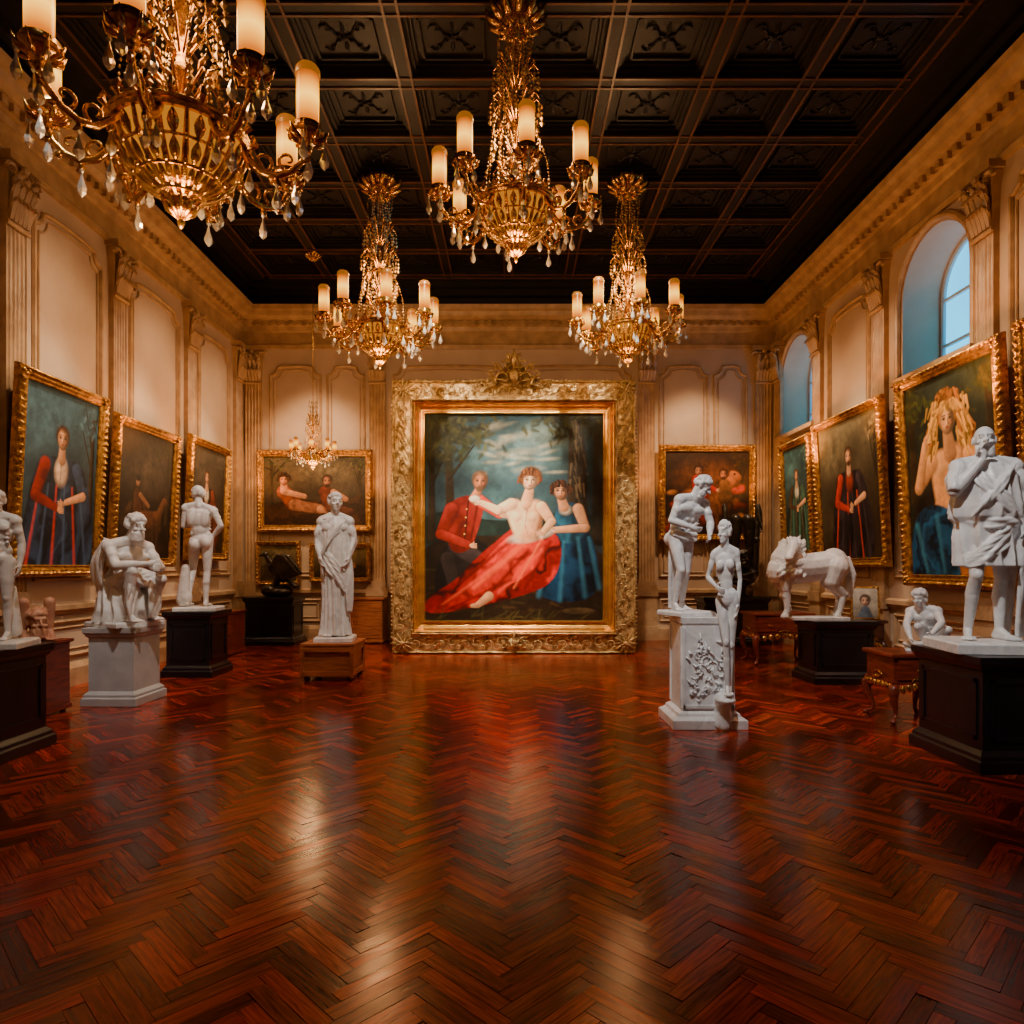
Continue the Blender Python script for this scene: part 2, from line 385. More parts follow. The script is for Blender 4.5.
# ---------------------------------------------------------------- paintings
def s2l(c):
    c=np.array(c,float)/255.; return np.where(c<.04045,c/12.92,((c+.055)/1.055)**2.4)
class Paint:
    def __init__(s,w,h,n):
        s.h=n; s.w=max(8,int(n*w/h)); s.a=w/h
        v,u=np.mgrid[0:s.h,0:s.w]; s.Y=(v/(s.h-1)).astype(float); s.X=(u/(s.w-1))*s.a
        s.c=np.zeros((s.h,s.w,3)); s.T=None; s.T=s.fbm(16); s.T2=s.fbm(5)
    def noise(s,sc):
        g=rng.random((int(sc)+3,int(sc*s.a)+3)); y=s.Y*sc; x=s.X*sc
        yi=y.astype(int); xi=x.astype(int); fy=y-yi; fx=x-xi; fy=fy*fy*(3-2*fy); fx=fx*fx*(3-2*fx)
        xi=np.minimum(xi,g.shape[1]-2); yi=np.minimum(yi,g.shape[0]-2)
        return (g[yi,xi]*(1-fx)+g[yi,xi+1]*fx)*(1-fy)+(g[yi+1,xi]*(1-fx)+g[yi+1,xi+1]*fx)*fy
    def fbm(s,sc):
        f=(s.noise(sc)*.5+s.noise(sc*2.1)*.27+s.noise(sc*4.3)*.15+s.noise(sc*9)*.08); return np.clip((f-.5)*1.9+.5,0,1)
    def win(s,u,v,R):
        x=u*s.a; x0=int(max(0,(x-R)/s.a*(s.w-1))); x1=int(min(s.w,(x+R)/s.a*(s.w-1)+2)); y0=int(max(0,(v-R)*(s.h-1))); y1=int(min(s.h,(v+R)*(s.h-1)+2))
        return slice(y0,max(y0,y1)),slice(x0,max(x0,x1))
    def bg(s,top,bot,amp=.8,sc=3):
        t=s.Y[...,None]; s.c=s2l(top)*(1-t)+s2l(bot)*t; s.c=s.c*(1-amp/2+amp*s.fbm(sc)[...,None])
    def ell(s,u,v,rx,ry,col,ang=0,soft=.25,sh=.45,tex=0,al=1):
        W=s.win(u,v,max(rx,ry)*1.05)
        if W[0].stop<=W[0].start or W[1].stop<=W[1].start: return
        dx=s.X[W]-u*s.a; dy=s.Y[W]-v; ca,sa=math.cos(ang),math.sin(ang)
        x=(dx*ca+dy*sa)/rx; y=(-dx*sa+dy*ca)/ry; q=np.sqrt(x*x+y*y)
        m=al*np.clip((1-q)/soft,0,1)[...,None]; L=1+sh*(-.6*(dx/rx)-.7*(dy/ry))-.3*sh*q
        if tex: L=L*(1-tex/2+tex*s.T[W])
        s.c[W]=s.c[W]*(1-m)+m*s2l(col)*np.clip(L,0.08,2)[...,None]
    def cap(s,u1,v1,r1,u2,v2,r2,col,sh=.7,soft=.25,tex=0,al=1):
        ax,ay=u1*s.a,v1; bx,by=u2*s.a,v2; dx,dy=bx-ax,by-ay; LL=dx*dx+dy*dy+1e-9
        W=s.win((u1+u2)/2,(v1+v2)/2,max(r1,r2)*1.1+LL**.5/2)
        if W[0].stop<=W[0].start or W[1].stop<=W[1].start: return
        X,Y=s.X[W],s.Y[W]
        t=np.clip(((X-ax)*dx+(Y-ay)*dy)/LL,0,1); px=X-(ax+t*dx); py=Y-(ay+t*dy); r=r1+(r2-r1)*t
        q=np.sqrt(px*px+py*py)/r; m=al*np.clip((1-q)/soft,0,1)[...,None]; L=1+sh*(-.6*px-.7*py)/r
        if tex: L=L*(1-tex/2+tex*s.T[W])
        s.c[W]=s.c[W]*(1-m)+m*s2l(col)*np.clip(L,.08,2)[...,None]
    def limb(s,u1,v1,r1,u2,v2,r2,col,tex=0,sh=.7):
        s.cap(u1,v1,r1*1.22,u2,v2,r2*1.22,tuple(c*.28 for c in col),sh=0,soft=.5,al=.75)
        s.cap(u1,v1,r1,u2,v2,r2,col,sh=sh,tex=tex)
    def poly(s,pts,col,fd=(1,1),fn=18,fa=.5,wob=5,light=None):
        P=np.array([(u*s.a,v) for u,v in pts])
        for _ in range(2):
            Q=np.roll(P,-1,0); P=np.stack([P*.75+Q*.25,P*.25+Q*.75],1).reshape(-1,2)
        ins=np.zeros_like(s.X,bool); P=P.tolist()
        for (x1,y1),(x2,y2) in zip(P,P[1:]+P[:1]):
            c=((y1>s.Y)!=(y2>s.Y)); xi=(x2-x1)*(s.Y-y1)/((y2-y1) if abs(y2-y1)>1e-9 else 1e-9)+x1
            ins^=c&(s.X<xi)
        m=ins.astype(float)
        for _ in range(3): m=(m+np.roll(m,1,0)+np.roll(m,-1,0)+np.roll(m,1,1)+np.roll(m,-1,1))/5
        ph=(s.X*fd[0]+s.Y*fd[1])*fn+wob*s.T2
        L=1+fa*(1-2*np.abs(np.sin(ph/2)))+fa*.4*np.sin(ph*2.3+1+3*s.T2)-.1+.2*(s.T-.5)
        s.c=s.c*(1-m[...,None])+m[...,None]*s2l(col)*np.clip(L,.1,2.2)[...,None]
    def strokes(s,n,u,v,su,sv,L,r,cols,ang=0,aj=.5,al=.5):
        for _ in range(n):
            a=ang+rng.normal(0,aj); x=u+rng.normal(0,su); y=v+rng.normal(0,sv); c=np.array(cols[rng.integers(len(cols))])*rng.uniform(.75,1.2)
            s.cap(x,y,r,x+L*math.cos(a)/s.a,y+L*math.sin(a),r*.4,tuple(np.clip(c,0,255)),sh=.3,soft=.95,al=al)
    def tree(s,u,v0,v1,r,n=40,cols=((52,58,24),(76,76,32),(34,40,18)),lean=0.):
        s.cap(u,v0,r,u+lean,v1,r*.6,(50,36,20),tex=.8)
        for k in range(4): s.cap(u+lean*.8,v1+(v0-v1)*.15*k,r*.35,u+lean+rng.normal(0,.12),v1-.02+rng.normal(0,.05),r*.15,(40,30,16))
        s.strokes(n,u+lean,v1,.11,.06,.03,.018,cols,0,2,.8)
    def hair(s,u,v,r,col,long=1.,n=70):
        for i in range(n):
            a=rng.uniform(-2.9,-.25) if i%2 else rng.uniform(-pi,0); rr=r*rng.uniform(.7,1.12)
            x0=u+rr*math.cos(a)/s.a; y0=v-.1*r+rr*math.sin(a)*.95
            side=1 if math.cos(a)>0 else -1; c=tuple(np.clip(np.array(col)*rng.uniform(.4,1.25),0,255))
            px,py=x0,y0
            for k in range(4):
                nx_=px+side*r*rng.uniform(-.05,.3)*long/s.a*(1 if k%2 else -.4); ny=py+r*.36*long*rng.uniform(.5,1.2)
                if abs(nx_-u)*s.a<.66*r and ny>v-.45*r: nx_=u+side*(.76*r)/s.a
                s.cap(px,py,r*.12,nx_,ny,r*.09,c,sh=.5,soft=.6); px,py=nx_,ny
    def face(s,u,v,r,skin=(205,150,112),hair=(60,35,20),tilt=0,long=0,beard=False):
        a=s.a
        s.ell(u,v-.2*r,.98*r,1.02*r,hair,tilt,tex=.8)
        s.ell(u+.04*r/a,v+.08*r,.74*r,.98*r,tuple(c*.45 for c in skin),tilt,soft=.15,sh=.2)
        s.ell(u-.10*r/a,v+.05*r,.60*r,.90*r,skin,tilt,soft=.5,sh=.5)
        for sx in (-.3,.3):
            s.ell(u+sx*r/a,v-.06*r,.27*r,.19*r,tuple(c*.30 for c in skin),0,soft=.85,sh=0)
            s.ell(u+sx*r/a,v-.02*r,.10*r,.06*r,(24,14,10),0,soft=.5,sh=0)
            s.cap(u+(sx-.18)*r/a,v-.24*r,.05*r,u+(sx+.18)*r/a,v-.26*r,.045*r,(50,28,18),sh=0,soft=.7,al=.9)
            s.ell(u+sx*1.15*r/a,v+.27*r,.17*r,.14*r,(206,104,76),0,soft=.95,sh=0,al=.7)
        s.cap(u+.10*r/a,v,.08*r,u+.13*r/a,v+.3*r,.13*r,tuple(c*.38 for c in skin),sh=0,soft=.9,al=.9)
        s.cap(u-.02*r/a,v-.12*r,.05*r,u-.02*r/a,v+.25*r,.09*r,tuple(min(255,c*1.12) for c in skin),sh=.4,soft=.8)
        s.ell(u,v+.52*r,.24*r,.10*r,(140,40,34),0,soft=.6,sh=0); s.ell(u,v+.66*r,.2*r,.06*r,tuple(c*.45 for c in skin),soft=.9,sh=0,al=.8)
        if long: s.hair(u,v,r,hair,long)
        else: s.strokes(26,u,v-.85*r,.3*r/a,.10*r,.35*r,.07*r,(hair,tuple(min(255,c*1.5) for c in hair)),1.4,.8)
        if beard:
            s.ell(u,v+.8*r,.52*r,.4*r,hair,tex=.7,soft=.5); s.ell(u,v+.52*r,.18*r,.06*r,(120,50,42),soft=.6,sh=0)
    def hand(s,u,v,r,col=(205,150,112),d=1):
        s.ell(u,v,r,r*.75,col,sh=.4)
        for k in range(4): s.cap(u,v+(k-1.5)*r*.4,r*.22,u+d*r*1.5/s.a,v+(k-1.2)*r*.42,r*.15,col)
        s.cap(u,v,r*.25,u+d*r*.6/s.a,v-r*1.1,r*.17,col)
    def done(s,br=1.):
        s.c=s.c*(.82+.36*s.fbm(34)[...,None])*br; return np.clip(s.c,0,1)
SK=(222,160,116)
def p_main(P):
    P.bg((40,78,92),(40,26,15),1.0,3)
    P.ell(.5,.2,.34,.15,(92,130,138),tex=1,soft=.95,sh=.1,al=.9); P.ell(.68,.10,.2,.09,(124,150,148),tex=1,soft=.95,sh=.1); P.ell(.42,.45,.34,.12,(62,98,106),tex=.9,soft=.95,sh=0)
    for _ in range(22): P.ell(.5+rng.normal(0,.18),.18+rng.normal(0,.08),rng.uniform(.04,.11),rng.uniform(.012,.03),(190,186,160),rng.normal(0,.2),soft=.95,sh=.6,tex=.8,al=.55)
    P.poly([(-.05,.5),(.15,.46),(.35,.52),(.6,.5),(.8,.47),(1.05,.5),(1.05,.66),(-.05,.66)],(30,50,46),(0.2,1),12,.3)
    P.poly([(-.05,.62),(.3,.58),(1.05,.6),(1.05,1.05),(-.05,1.05)],(48,32,17),(0.2,1),9,.25)
    P.strokes(90,.5,.9,.35,.07,.06,.012,((84,60,32),(36,24,12),(66,56,28)),0,.3)
    P.tree(.15,.62,.07,.028,300,((54,62,24),(86,84,34),(30,38,16)),-.02); P.tree(.04,.6,.14,.022,140)
    P.tree(.86,.62,-.02,.065,40,lean=-.01); P.cap(.98,.6,.045,.99,0,.04,(40,32,20),tex=.9); P.strokes(190,.86,.03,.12,.05,.03,.016,((46,52,24),(76,78,38),(28,34,15)),0,2,.8)
    P.strokes(80,.855,.3,.018,.2,.06,.009,((130,108,76),(24,18,12)),1.5,.12,.7)
    # bearded man in red jacket leaning toward the woman
    P.poly([(.04,.9),(.08,.64),(.28,.58),(.4,.68),(.34,.86),(.2,.93)],(28,22,20),(1,.4),22,.4)
    P.limb(.18,.64,.045,.36,.73,.038,(58,46,46),tex=.8); P.limb(.36,.73,.03,.3,.88,.022,(88,54,32)); P.limb(.13,.70,.04,.18,.89,.026,(50,40,38),tex=.6)
    P.poly([(.12,.46),(.18,.40),(.29,.39),(.34,.43),(.30,.56),(.25,.67),(.13,.67)],(158,34,18),(1,.15),24,.35)
    P.cap(.245,.42,.006,.22,.65,.006,(60,12,8),sh=0,soft=.8); P.cap(.30,.42,.012,.26,.6,.008,(70,14,8),sh=0,soft=.95,al=.8)
    for k in range(5): P.ell(.235-.004*k,.46+.04*k,.005,.005,(220,170,80))
    P.limb(.15,.46,.036,.09,.58,.028,(150,34,20),tex=.6); P.limb(.09,.58,.027,.24,.63,.021,(170,40,22),tex=.5); P.limb(.31,.42,.032,.42,.485,.022,(204,56,30),tex=.6)
    P.hand(.435,.49,.015); P.hand(.265,.635,.015,SK)
    P.cap(.3,.37,.02,.28,.41,.028,(190,120,84)); P.ell(.28,.41,.03,.018,(232,220,196)); P.face(.31,.325,.046,(210,132,90),(100,74,52),.2,beard=True)
    # blue dressed companion huddled close
    P.poly([(.62,.60),(.78,.5),(.94,.56),(1.0,.88),(.74,.92),(.58,.84)],(16,56,90),(.9,.45),30,.6,wob=7)
    P.poly([(.72,.46),(.8,.42),(.88,.44),(.92,.6),(.74,.64)],(34,88,116),(1,-.5),26,.5)
    for (a,b,c,d) in ((.7,.64,.64,.88),(.78,.62,.76,.9),(.86,.6,.9,.88),(.92,.6,.98,.84)): P.cap(a,b,.014,c,d,.02,(60,132,168),sh=.8,soft=.95,al=.55)
    P.ell(.79,.465,.04,.03,(206,190,168),tex=.4,soft=.6); P.cap(.765,.41,.022,.78,.45,.028,(204,142,100)); P.face(.76,.372,.047,(218,152,110),(72,38,18),-.25,long=.5)
    P.limb(.86,.46,.030,.90,.55,.024,SK); P.limb(.90,.55,.023,.73,.56,.017,SK); P.hand(.715,.555,.015,d=-1)
    # flowing red drapery
    P.poly([(.42,.6),(.52,.53),(.72,.55),(.78,.66),(.72,.82),(.54,.88),(.34,.92),(.06,.97),(-.02,.94),(.04,.87),(.18,.80),(.28,.70)],(176,18,8),(.62,.78),34,.6,wob=8)
    P.poly([(.44,.6),(.58,.55),(.7,.62),(.62,.76),(.42,.85),(.16,.91),(.28,.77)],(220,40,18),(.62,.78),30,.4,wob=9)
    for (a,b,r1,c,d,r2,col,al) in ((.62,.58,.03,.28,.84,.020,(255,92,48),.65),(.66,.66,.026,.42,.86,.018,(246,66,36),.65),(.5,.6,.02,.2,.81,.014,(90,6,4),.8),(.58,.66,.018,.36,.87,.012,(84,6,4),.8),(.7,.62,.018,.56,.84,.012,(100,8,6),.8),(.4,.74,.018,.1,.92,.010,(244,84,48),.6),(.48,.8,.014,.14,.94,.008,(96,8,6),.7),(.66,.6,.012,.5,.84,.010,(255,110,64),.5),(.36,.7,.012,.08,.9,.008,(110,8,6),.6)):
        P.cap(a,b,r1,c,d,r2,col,sh=.8,soft=.95,al=al)
    P.cap(.36,.88,.026,.3,.92,.017,SK); P.ell(.28,.925,.026,.013,SK)
    P.ell(.59,.59,.13,.035,(232,222,202),-.2,tex=.9,soft=.5)
    # woman turned in three quarter view
    P.cap(.56,.45,.085,.575,.57,.075,(60,30,18),sh=0,soft=.6,al=.6)
    P.cap(.50,.455,.050,.56,.57,.060,(238,186,144),sh=.6,soft=.3); P.cap(.62,.455,.048,.59,.57,.057,(222,160,116),sh=.6,soft=.5); P.ell(.56,.52,.055,.06,(242,192,150),sh=.5,soft=.8)
    P.ell(.515,.495,.034,.031,(248,204,162),sh=.7,soft=.6); P.ell(.60,.498,.031,.028,(240,186,144),sh=.7,soft=.6)
    P.cap(.575,.46,.005,.565,.52,.004,(150,94,62),sh=0,soft=.9,al=.7); P.cap(.56,.53,.005,.575,.575,.004,(160,100,68),sh=0,soft=.9,al=.7)
    P.cap(.652,.48,.014,.63,.6,.02,(120,70,44),sh=0,soft=.95,al=.75)
    P.limb(.485,.435,.031,.41,.465,.024,(240,188,146)); P.limb(.41,.465,.023,.32,.43,.016,(240,188,146)); P.hand(.305,.428,.014,(240,188,146),-1)
    P.limb(.655,.45,.030,.71,.52,.024,(228,170,126)); P.limb(.71,.52,.022,.66,.575,.016,(228,170,126)); P.hand(.65,.575,.014,d=-1)
    P.cap(.585,.375,.025,.57,.43,.032,(214,156,114)); P.ell(.6,.3,.058,.052,(96,54,26),.3,tex=.9); P.face(.59,.32,.050,(244,192,150),(118,68,32),.3,long=.4)
    P.strokes(50,.4,.985,.25,.01,.05,.009,((96,86,44),(50,44,20)),-.8,.5); P.ell(.86,.95,.09,.018,(96,76,46),tex=.9)
    e=np.clip(1.3-1.0*np.sqrt(((P.X/P.a-.5)*1.1)**2*2+(P.Y-.5)**2*1.6),.5,1.2); P.c=P.c*e[...,None]
def p_portrait(P,bgc,bgb,cloth,cloth2,u=.5,v=.24,r=.075,hair=(70,40,22),long=0,beard=False,shirt=(210,195,175),legs=False):
    P.bg(bgc,bgb,1.0,2.5)
    P.ell(.7,.75,.3,.3,tuple(min(255,c*1.3) for c in bgb),tex=1,soft=.95); P.ell(.25,.2,.3,.25,tuple(min(255,c*1.2) for c in bgc),tex=1,soft=.95,sh=.1)
    P.tree(.92,.8,.12,.03,50,(tuple(c*.8 for c in bgc),tuple(min(255,c*1.3) for c in bgc)))
    k=r/.075/P.a*.75
    P.poly([(u-.5*k,1.06),(u-.34*k,v+3*r),(u-.22*k,v+1.6*r),(u+.22*k,v+1.6*r),(u+.36*k,v+3.2*r),(u+.55*k,1.06)],cloth,(1,.3),30,.6)
    for q in range(6):
        x0=u+(-.25+.1*q)*k; P.cap(x0,v+4*r,.012,x0+(-.12+.05*q)*k,1.,.02,tuple(min(255,c*1.7+10) for c in (cloth if q%2 else cloth2)),sh=.8,soft=.95,al=.55)
    sk=(216,154,110)
    P.ell(u,v+2.8*r,r*1.0,r*1.5,shirt,tex=.6,soft=.5); P.cap(u,v+2*r,r*.12,u-.01,v+4*r,r*.1,tuple(c*.5 for c in shirt),sh=0,soft=.9,al=.7)
    P.limb(u-.2*k,v+2.4*r,r*.72,u-.3*k,v+5*r,r*.6,cloth2,tex=.9); P.limb(u-.3*k,v+5*r,r*.55,u-.03,v+5.9*r,r*.35,cloth2,tex=.9)
    P.limb(u+.2*k,v+2.4*r,r*.7,u+.3*k,v+4.6*r,r*.58,tuple(min(255,c*1.2) for c in cloth),tex=.9); P.limb(u+.3*k,v+4.6*r,r*.45,u+.08,v+5.3*r,r*.3,sk)
    P.hand(u+.03,v+5.5*r,r*.36,sk,-1); P.hand(u,v+6.0*r,r*.34,sk)
    P.cap(u,v+.7*r,r*.42,u,v+1.8*r,r*.55,tuple(c*.85 for c in sk)); P.face(u,v,r,sk,hair,long=long,beard=beard)
    if legs:
        P.limb(u-.07,v+7*r,r*.9,u-.1,1.,r*.6,tuple(c*.8 for c in cloth),tex=.6); P.limb(u+.07,v+7*r,r*.9,u+.12,1.,r*.6,tuple(c*.8 for c in cloth),tex=.6)
def p_blond(P):
    P.bg((40,46,34),(20,20,16),1.0,3); P.tree(.08,.6,.1,.04,80); P.tree(.94,.7,.08,.05,80,((60,52,22),(38,42,20)))
    P.ell(.8,.5,.16,.16,(84,72,44),tex=1,soft=.95,sh=.1)
    sk=(220,154,98)
    P.poly([(.0,1.05),(.06,.62),(.3,.55),(.62,.62),(.95,.7),(1.,1.05)],(36,28,20),(1,.4),16,.5)
    P.hair(.5,.23,.125,(150,88,32),1.9,130)
    P.cap(.42,.46,.10,.44,.62,.085,sk,sh=.6); P.cap(.58,.44,.095,.54,.62,.085,sk,sh=.6,soft=.5); P.ell(.44,.66,.1,.06,sk)
    P.ell(.40,.47,.07,.05,(234,172,116),sh=.6,soft=.6); P.ell(.59,.47,.07,.05,(228,164,110),sh=.6,soft=.6)
    for q in range(3):
        for sx in (.47,.55): P.ell(sx,.55+.045*q,.028,.022,(232,168,112),sh=.7,soft=.8,al=.7)
    P.cap(.505,.44,.006,.5,.68,.004,(140,80,48),sh=0,soft=.95)
    P.limb(.30,.43,.055,.14,.54,.042,sk); P.limb(.14,.54,.04,.24,.33,.03,sk); P.hand(.26,.3,.028,sk)
    P.limb(.72,.42,.055,.88,.54,.044,sk); P.limb(.88,.54,.04,.8,.68,.028,sk); P.hand(.78,.7,.026,sk,-1)
    P.poly([(-.04,1.06),(.04,.70),(.28,.62),(.52,.68),(.68,.76),(.56,1.06)],(18,72,112),(1,.45),28,.6,wob=8)
    P.cap(.1,.74,.03,.2,.98,.02,(60,140,176),sh=.9,soft=.95,al=.6); P.cap(.34,.7,.03,.4,.98,.02,(56,130,170),sh=.9,soft=.95,al=.6)
    P.poly([(.54,.74),(.74,.64),(.96,.82),(.94,1.06),(.56,1.06)],(150,92,34),(1,.6),24,.55)
    P.cap(.5,.3,.04,.52,.4,.055,tuple(c*.8 for c in sk)); P.face(.5,.23,.078,(230,168,114),(196,124,48))
    for i in range(60):
        sd=1 if i%2 else -1; x=.5+sd*rng.uniform(.07,.16)/P.a; y=rng.uniform(.13,.36); c=np.array((232,166,74))*rng.uniform(.5,1.1)
        P.cap(x,y,.012,x+sd*rng.uniform(-.01,.05),y+rng.uniform(.03,.07),.008,tuple(c),sh=.6,soft=.6)
    for i in range(26):
        x=.5+rng.normal(0,.05); P.cap(x,.145+rng.uniform(0,.03),.014,x+(x-.5)*.6,.175+rng.uniform(0,.03),.010,tuple(np.array((226,160,70))*rng.uniform(.6,1.1)),sh=.6,soft=.6)
def p_recline(P):
    P.bg((74,62,44),(40,22,11),1,3); P.ell(.6,.22,.6,.2,(104,88,62),tex=1,soft=.95,sh=.1)
    P.tree(.08,.8,.1,.04,50); P.tree(.93,.8,.12,.04,60)
    P.poly([(-.05,.75),(.3,.6),(.7,.68),(1.05,.5),(1.05,1.05),(-.05,1.05)],(60,34,16),(.3,1),12,.4)
    P.limb(.2,.52,.11,.3,.68,.12,(130,58,28),tex=.9); P.limb(.3,.7,.09,.55,.76,.075,(140,86,52),tex=.8); P.cap(.55,.76,.055,.75,.82,.03,(180,122,84))
    P.limb(.22,.52,.05,.4,.58,.04,(180,122,84)); P.cap(.2,.4,.05,.2,.5,.06,(180,122,84)); P.face(.2,.34,.09,(190,124,82),(54,30,16),long=.4)
    P.limb(.6,.52,.1,.66,.72,.12,(96,40,22),tex=.9); P.limb(.66,.74,.08,.84,.8,.06,(74,40,26),tex=.9); P.limb(.68,.52,.05,.8,.62,.04,(170,112,78)); P.face(.62,.36,.085,(176,112,74),(46,26,14),beard=True)
def p_hunt(P):
    P.bg((50,34,22),(34,16,9),1,3); P.ell(.5,.35,.5,.3,(104,58,28),tex=1,soft=.95,sh=.2); P.tree(.9,.7,.1,.04,50,((74,50,22),(50,38,16)))
    P.cap(.3,.58,.14,.65,.63,.15,(120,66,32),tex=.9); P.cap(.66,.52,.08,.8,.33,.06,(132,76,38),tex=.8); P.ell(.83,.3,.09,.055,(142,82,42),.6); P.ell(.82,.28,.015,.015,(20,10,6))
    for x in (.26,.36,.6,.7): P.cap(x,.65,.035,x+.03,.94,.02,(94,52,26))
    for _ in range(26):
        c=[(150,44,22),(120,66,28),(90,30,16),(160,100,46),(60,34,18)][rng.integers(5)]; u_,v_=rng.uniform(.05,.95),rng.uniform(.45,.95); P.ell(u_,v_,rng.uniform(.04,.1),rng.uniform(.03,.07),c,rng.uniform(-1,1),tex=1,soft=.5,sh=.7,al=.85)
    P.limb(.4,.36,.09,.43,.52,.1,(176,34,20),tex=.9); P.face(.4,.24,.065,(190,124,86),(40,24,14)); P.limb(.44,.38,.045,.6,.47,.03,(170,34,20)); P.hand(.63,.47,.03)
    P.limb(.7,.4,.07,.72,.55,.09,(96,60,30),tex=.9); P.face(.69,.28,.06,(176,112,78),(50,30,18),beard=True)
def p_dark(P):
    P.bg((44,34,26),(26,16,11),1.2,3); P.ell(.55,.3,.4,.25,(72,56,42),tex=1,soft=.98,sh=.2); P.tree(.9,.7,.1,.03,60,((40,36,20),(54,46,26)))
    for _ in range(22):
        c=[(62,38,24),(78,48,30),(44,28,18),(90,60,38)][rng.integers(4)]; P.ell(rng.uniform(.1,.9),rng.uniform(.5,.95),rng.uniform(.05,.12),rng.uniform(.04,.08),c,rng.uniform(-1,1),tex=1,soft=.8,sh=.6,al=.7)
    P.limb(.35,.5,.06,.38,.72,.08,(76,44,28),tex=.9); P.ell(.35,.4,.035,.045,(160,108,76),soft=.5); P.ell(.35,.37,.038,.032,(40,26,16),tex=.8); P.limb(.4,.5,.025,.56,.58,.02,(130,86,58))
    P.limb(.45,.7,.09,.72,.68,.08,(92,56,36),tex=1); P.limb(.74,.66,.05,.84,.54,.04,(94,58,36)); P.ell(.87,.52,.05,.03,(98,60,38),.4)
    for x in (.44,.52,.66,.74): P.cap(x,.74,.026,x,.93,.016,(64,40,27))
def p_land(P):
    P.bg((110,92,60),(42,28,13),1,4); P.poly([(-.05,.6),(.4,.45),(1.05,.62),(1.05,1.05),(-.05,1.05)],(58,42,20),(.3,1),14,.4); P.tree(.3,.8,.3,.04,40); P.ell(.75,.6,.1,.1,(150,102,62),tex=.8)
def canvas_mesh(w,h,n,fn,br=1.):
    P=Paint(w,h,n); fn(P); c=P.done(br)
    H,W=c.shape[:2]
    xs=np.linspace(-w/2,w/2,W); zs=np.linspace(h,0,H); X,Z=np.meshgrid(xs,zs)
    vv=np.stack([X,np.zeros_like(X),Z],-1).reshape(-1,3)
    idx=np.arange(H*W).reshape(H,W); f=np.stack([idx[1:,:-1],idx[1:,1:],idx[:-1,1:],idx[:-1,:-1]],-1).reshape(-1,4)
    me=bpy.data.meshes.new('canvas'); me.from_pydata(vv.tolist(),[],f.tolist())
    ca=me.color_attributes.new('Col','FLOAT_COLOR','POINT'); ca.data.foreach_set('color',np.c_[c.reshape(-1,3),np.ones(H*W)].ravel().astype(np.float32))
    me.materials.append(CANV); return me
def frame_mesh(w,h,fw,prof,orn=None,step=.03,nt=14,z0=0,yb=0):
    m=MB(); ts=np.linspace(0,1,nt); hs=np.interp(ts,[p[0] for p in prof],[p[1] for p in prof])
    cz=z0+h/2
    for side in range(4):
        L=w if side%2==0 else h; ns=max(2,int(L/step)); P=[]
        for k in range(ns+1):
            s=k/ns; row=[]
            for j,t in enumerate(ts):
                hw=w/2-t*fw; hh=h/2-t*fw
                a={0:(-hw+2*hw*s,-hh),1:(hw,-hh+2*hh*s),2:(hw-2*hw*s,hh),3:(-hw,hh-2*hh*s)}[side]
                q=(s-.5)*L; hgt=hs[j]+(orn(q,t) if orn else 0)
                row.append((a[0],yb-hgt,cz+a[1]))
            row=[(row[0][0],yb,row[0][2])]+row+[(row[-1][0],yb,row[-1][2])]
            P.append(row)
        m.grid(P)
    return m
def ornf(A,p,t0=.1,t1=.75):
    def f(x,t):
        if t<t0 or t>t1: return 0
        e=math.sin(pi*(t-t0)/(t1-t0))
        a=.5+.5*math.sin(2*pi*x/p+3.2*math.sin(5*t)); b=.5+.5*math.cos(4*pi*x/p-7*t)
        return A*e*(a*.7+b*.5-.3)
    return f
def painting(label,w,h,loc,rz,tilt,fn,fw=.15,n=150,dep=.1,cat='painting',br=1.1):
    e=thing('framed_painting',label,cat,loc,(tilt,0,rz))
    iw,ih=w-2*fw,h-2*fw
    obj('canvas',canvas_mesh(iw+.04,ih+.04,n,fn,br),CANV,e,(0,-.03,fw-.02),label='oil on canvas')
    prof=[(0,dep*.4),(.08,dep*.75),(.3,dep),(.5,dep*.7),(.62,dep*.9),(.72,dep*.55),(.85,dep*.5),(.93,dep*.75),(1,dep*.4)]
    m=frame_mesh(w,h,fw,prof,ornf(dep*.4,.09,.05,.6),step=.017)
    for sx in (-1,1):
        for z in (fw*.5,h-fw*.5):
            cx=sx*(w/2-fw*.5)
            for k in range(6):
                a=k*pi/3; m.ell((cx+fw*.28*math.cos(a),-dep*.9,z+fw*.28*math.sin(a)),(fw*.18,dep*.3,fw*.18),m=4,n=6)
    obj('frame',m.mesh(smooth=True),GOLD,e,label='carved gilt frame')
    m=MB(); m.box(-w/2+.03,-.02,.03,w/2-.03,-.002,h-.03); obj('backing_board',m.mesh(),BACKB,e)
    return e
R90=pi/2
def lwall(y0,y1,z0,z1,label,fn,tilt=.05,n=150,fw=.15): painting(label,y1-y0,z1-z0,(XL+.11,(y0+y1)/2,z0),R90,tilt,fn,fw,n)
def rwall(y0,y1,z0,z1,label,fn,tilt=.05,n=150,fw=.15): painting(label,y1-y0,z1-z0,(XR-.11,(y0+y1)/2,z0),-R90,tilt,fn,fw,n)
lwall(7.84,9.56,1.48,3.97,'gilt framed portrait of seated figure with red cloak and pale shirt',lambda P:p_portrait(P,(54,80,90),(28,38,44),(38,52,74),(130,30,20),.5,.27,.068,(60,34,18),shirt=(224,188,160)),.05,300)
lwall(9.8,11.66,1.6,3.84,'gilt framed dark painting of a figure with animals',p_dark,.05,200)
lwall(12.1,13.8,1.72,3.98,'gilt framed dark painting of a man by a tree',lambda P:p_portrait(P,(66,56,44),(34,22,13),(80,38,24),(100,42,26),.45,.28,.06),.04,160)
rwall(7.66,9.78,1.33,4.25,'gilt framed painting of wild haired blond figure in blue robe',p_blond,.05,360,.17)
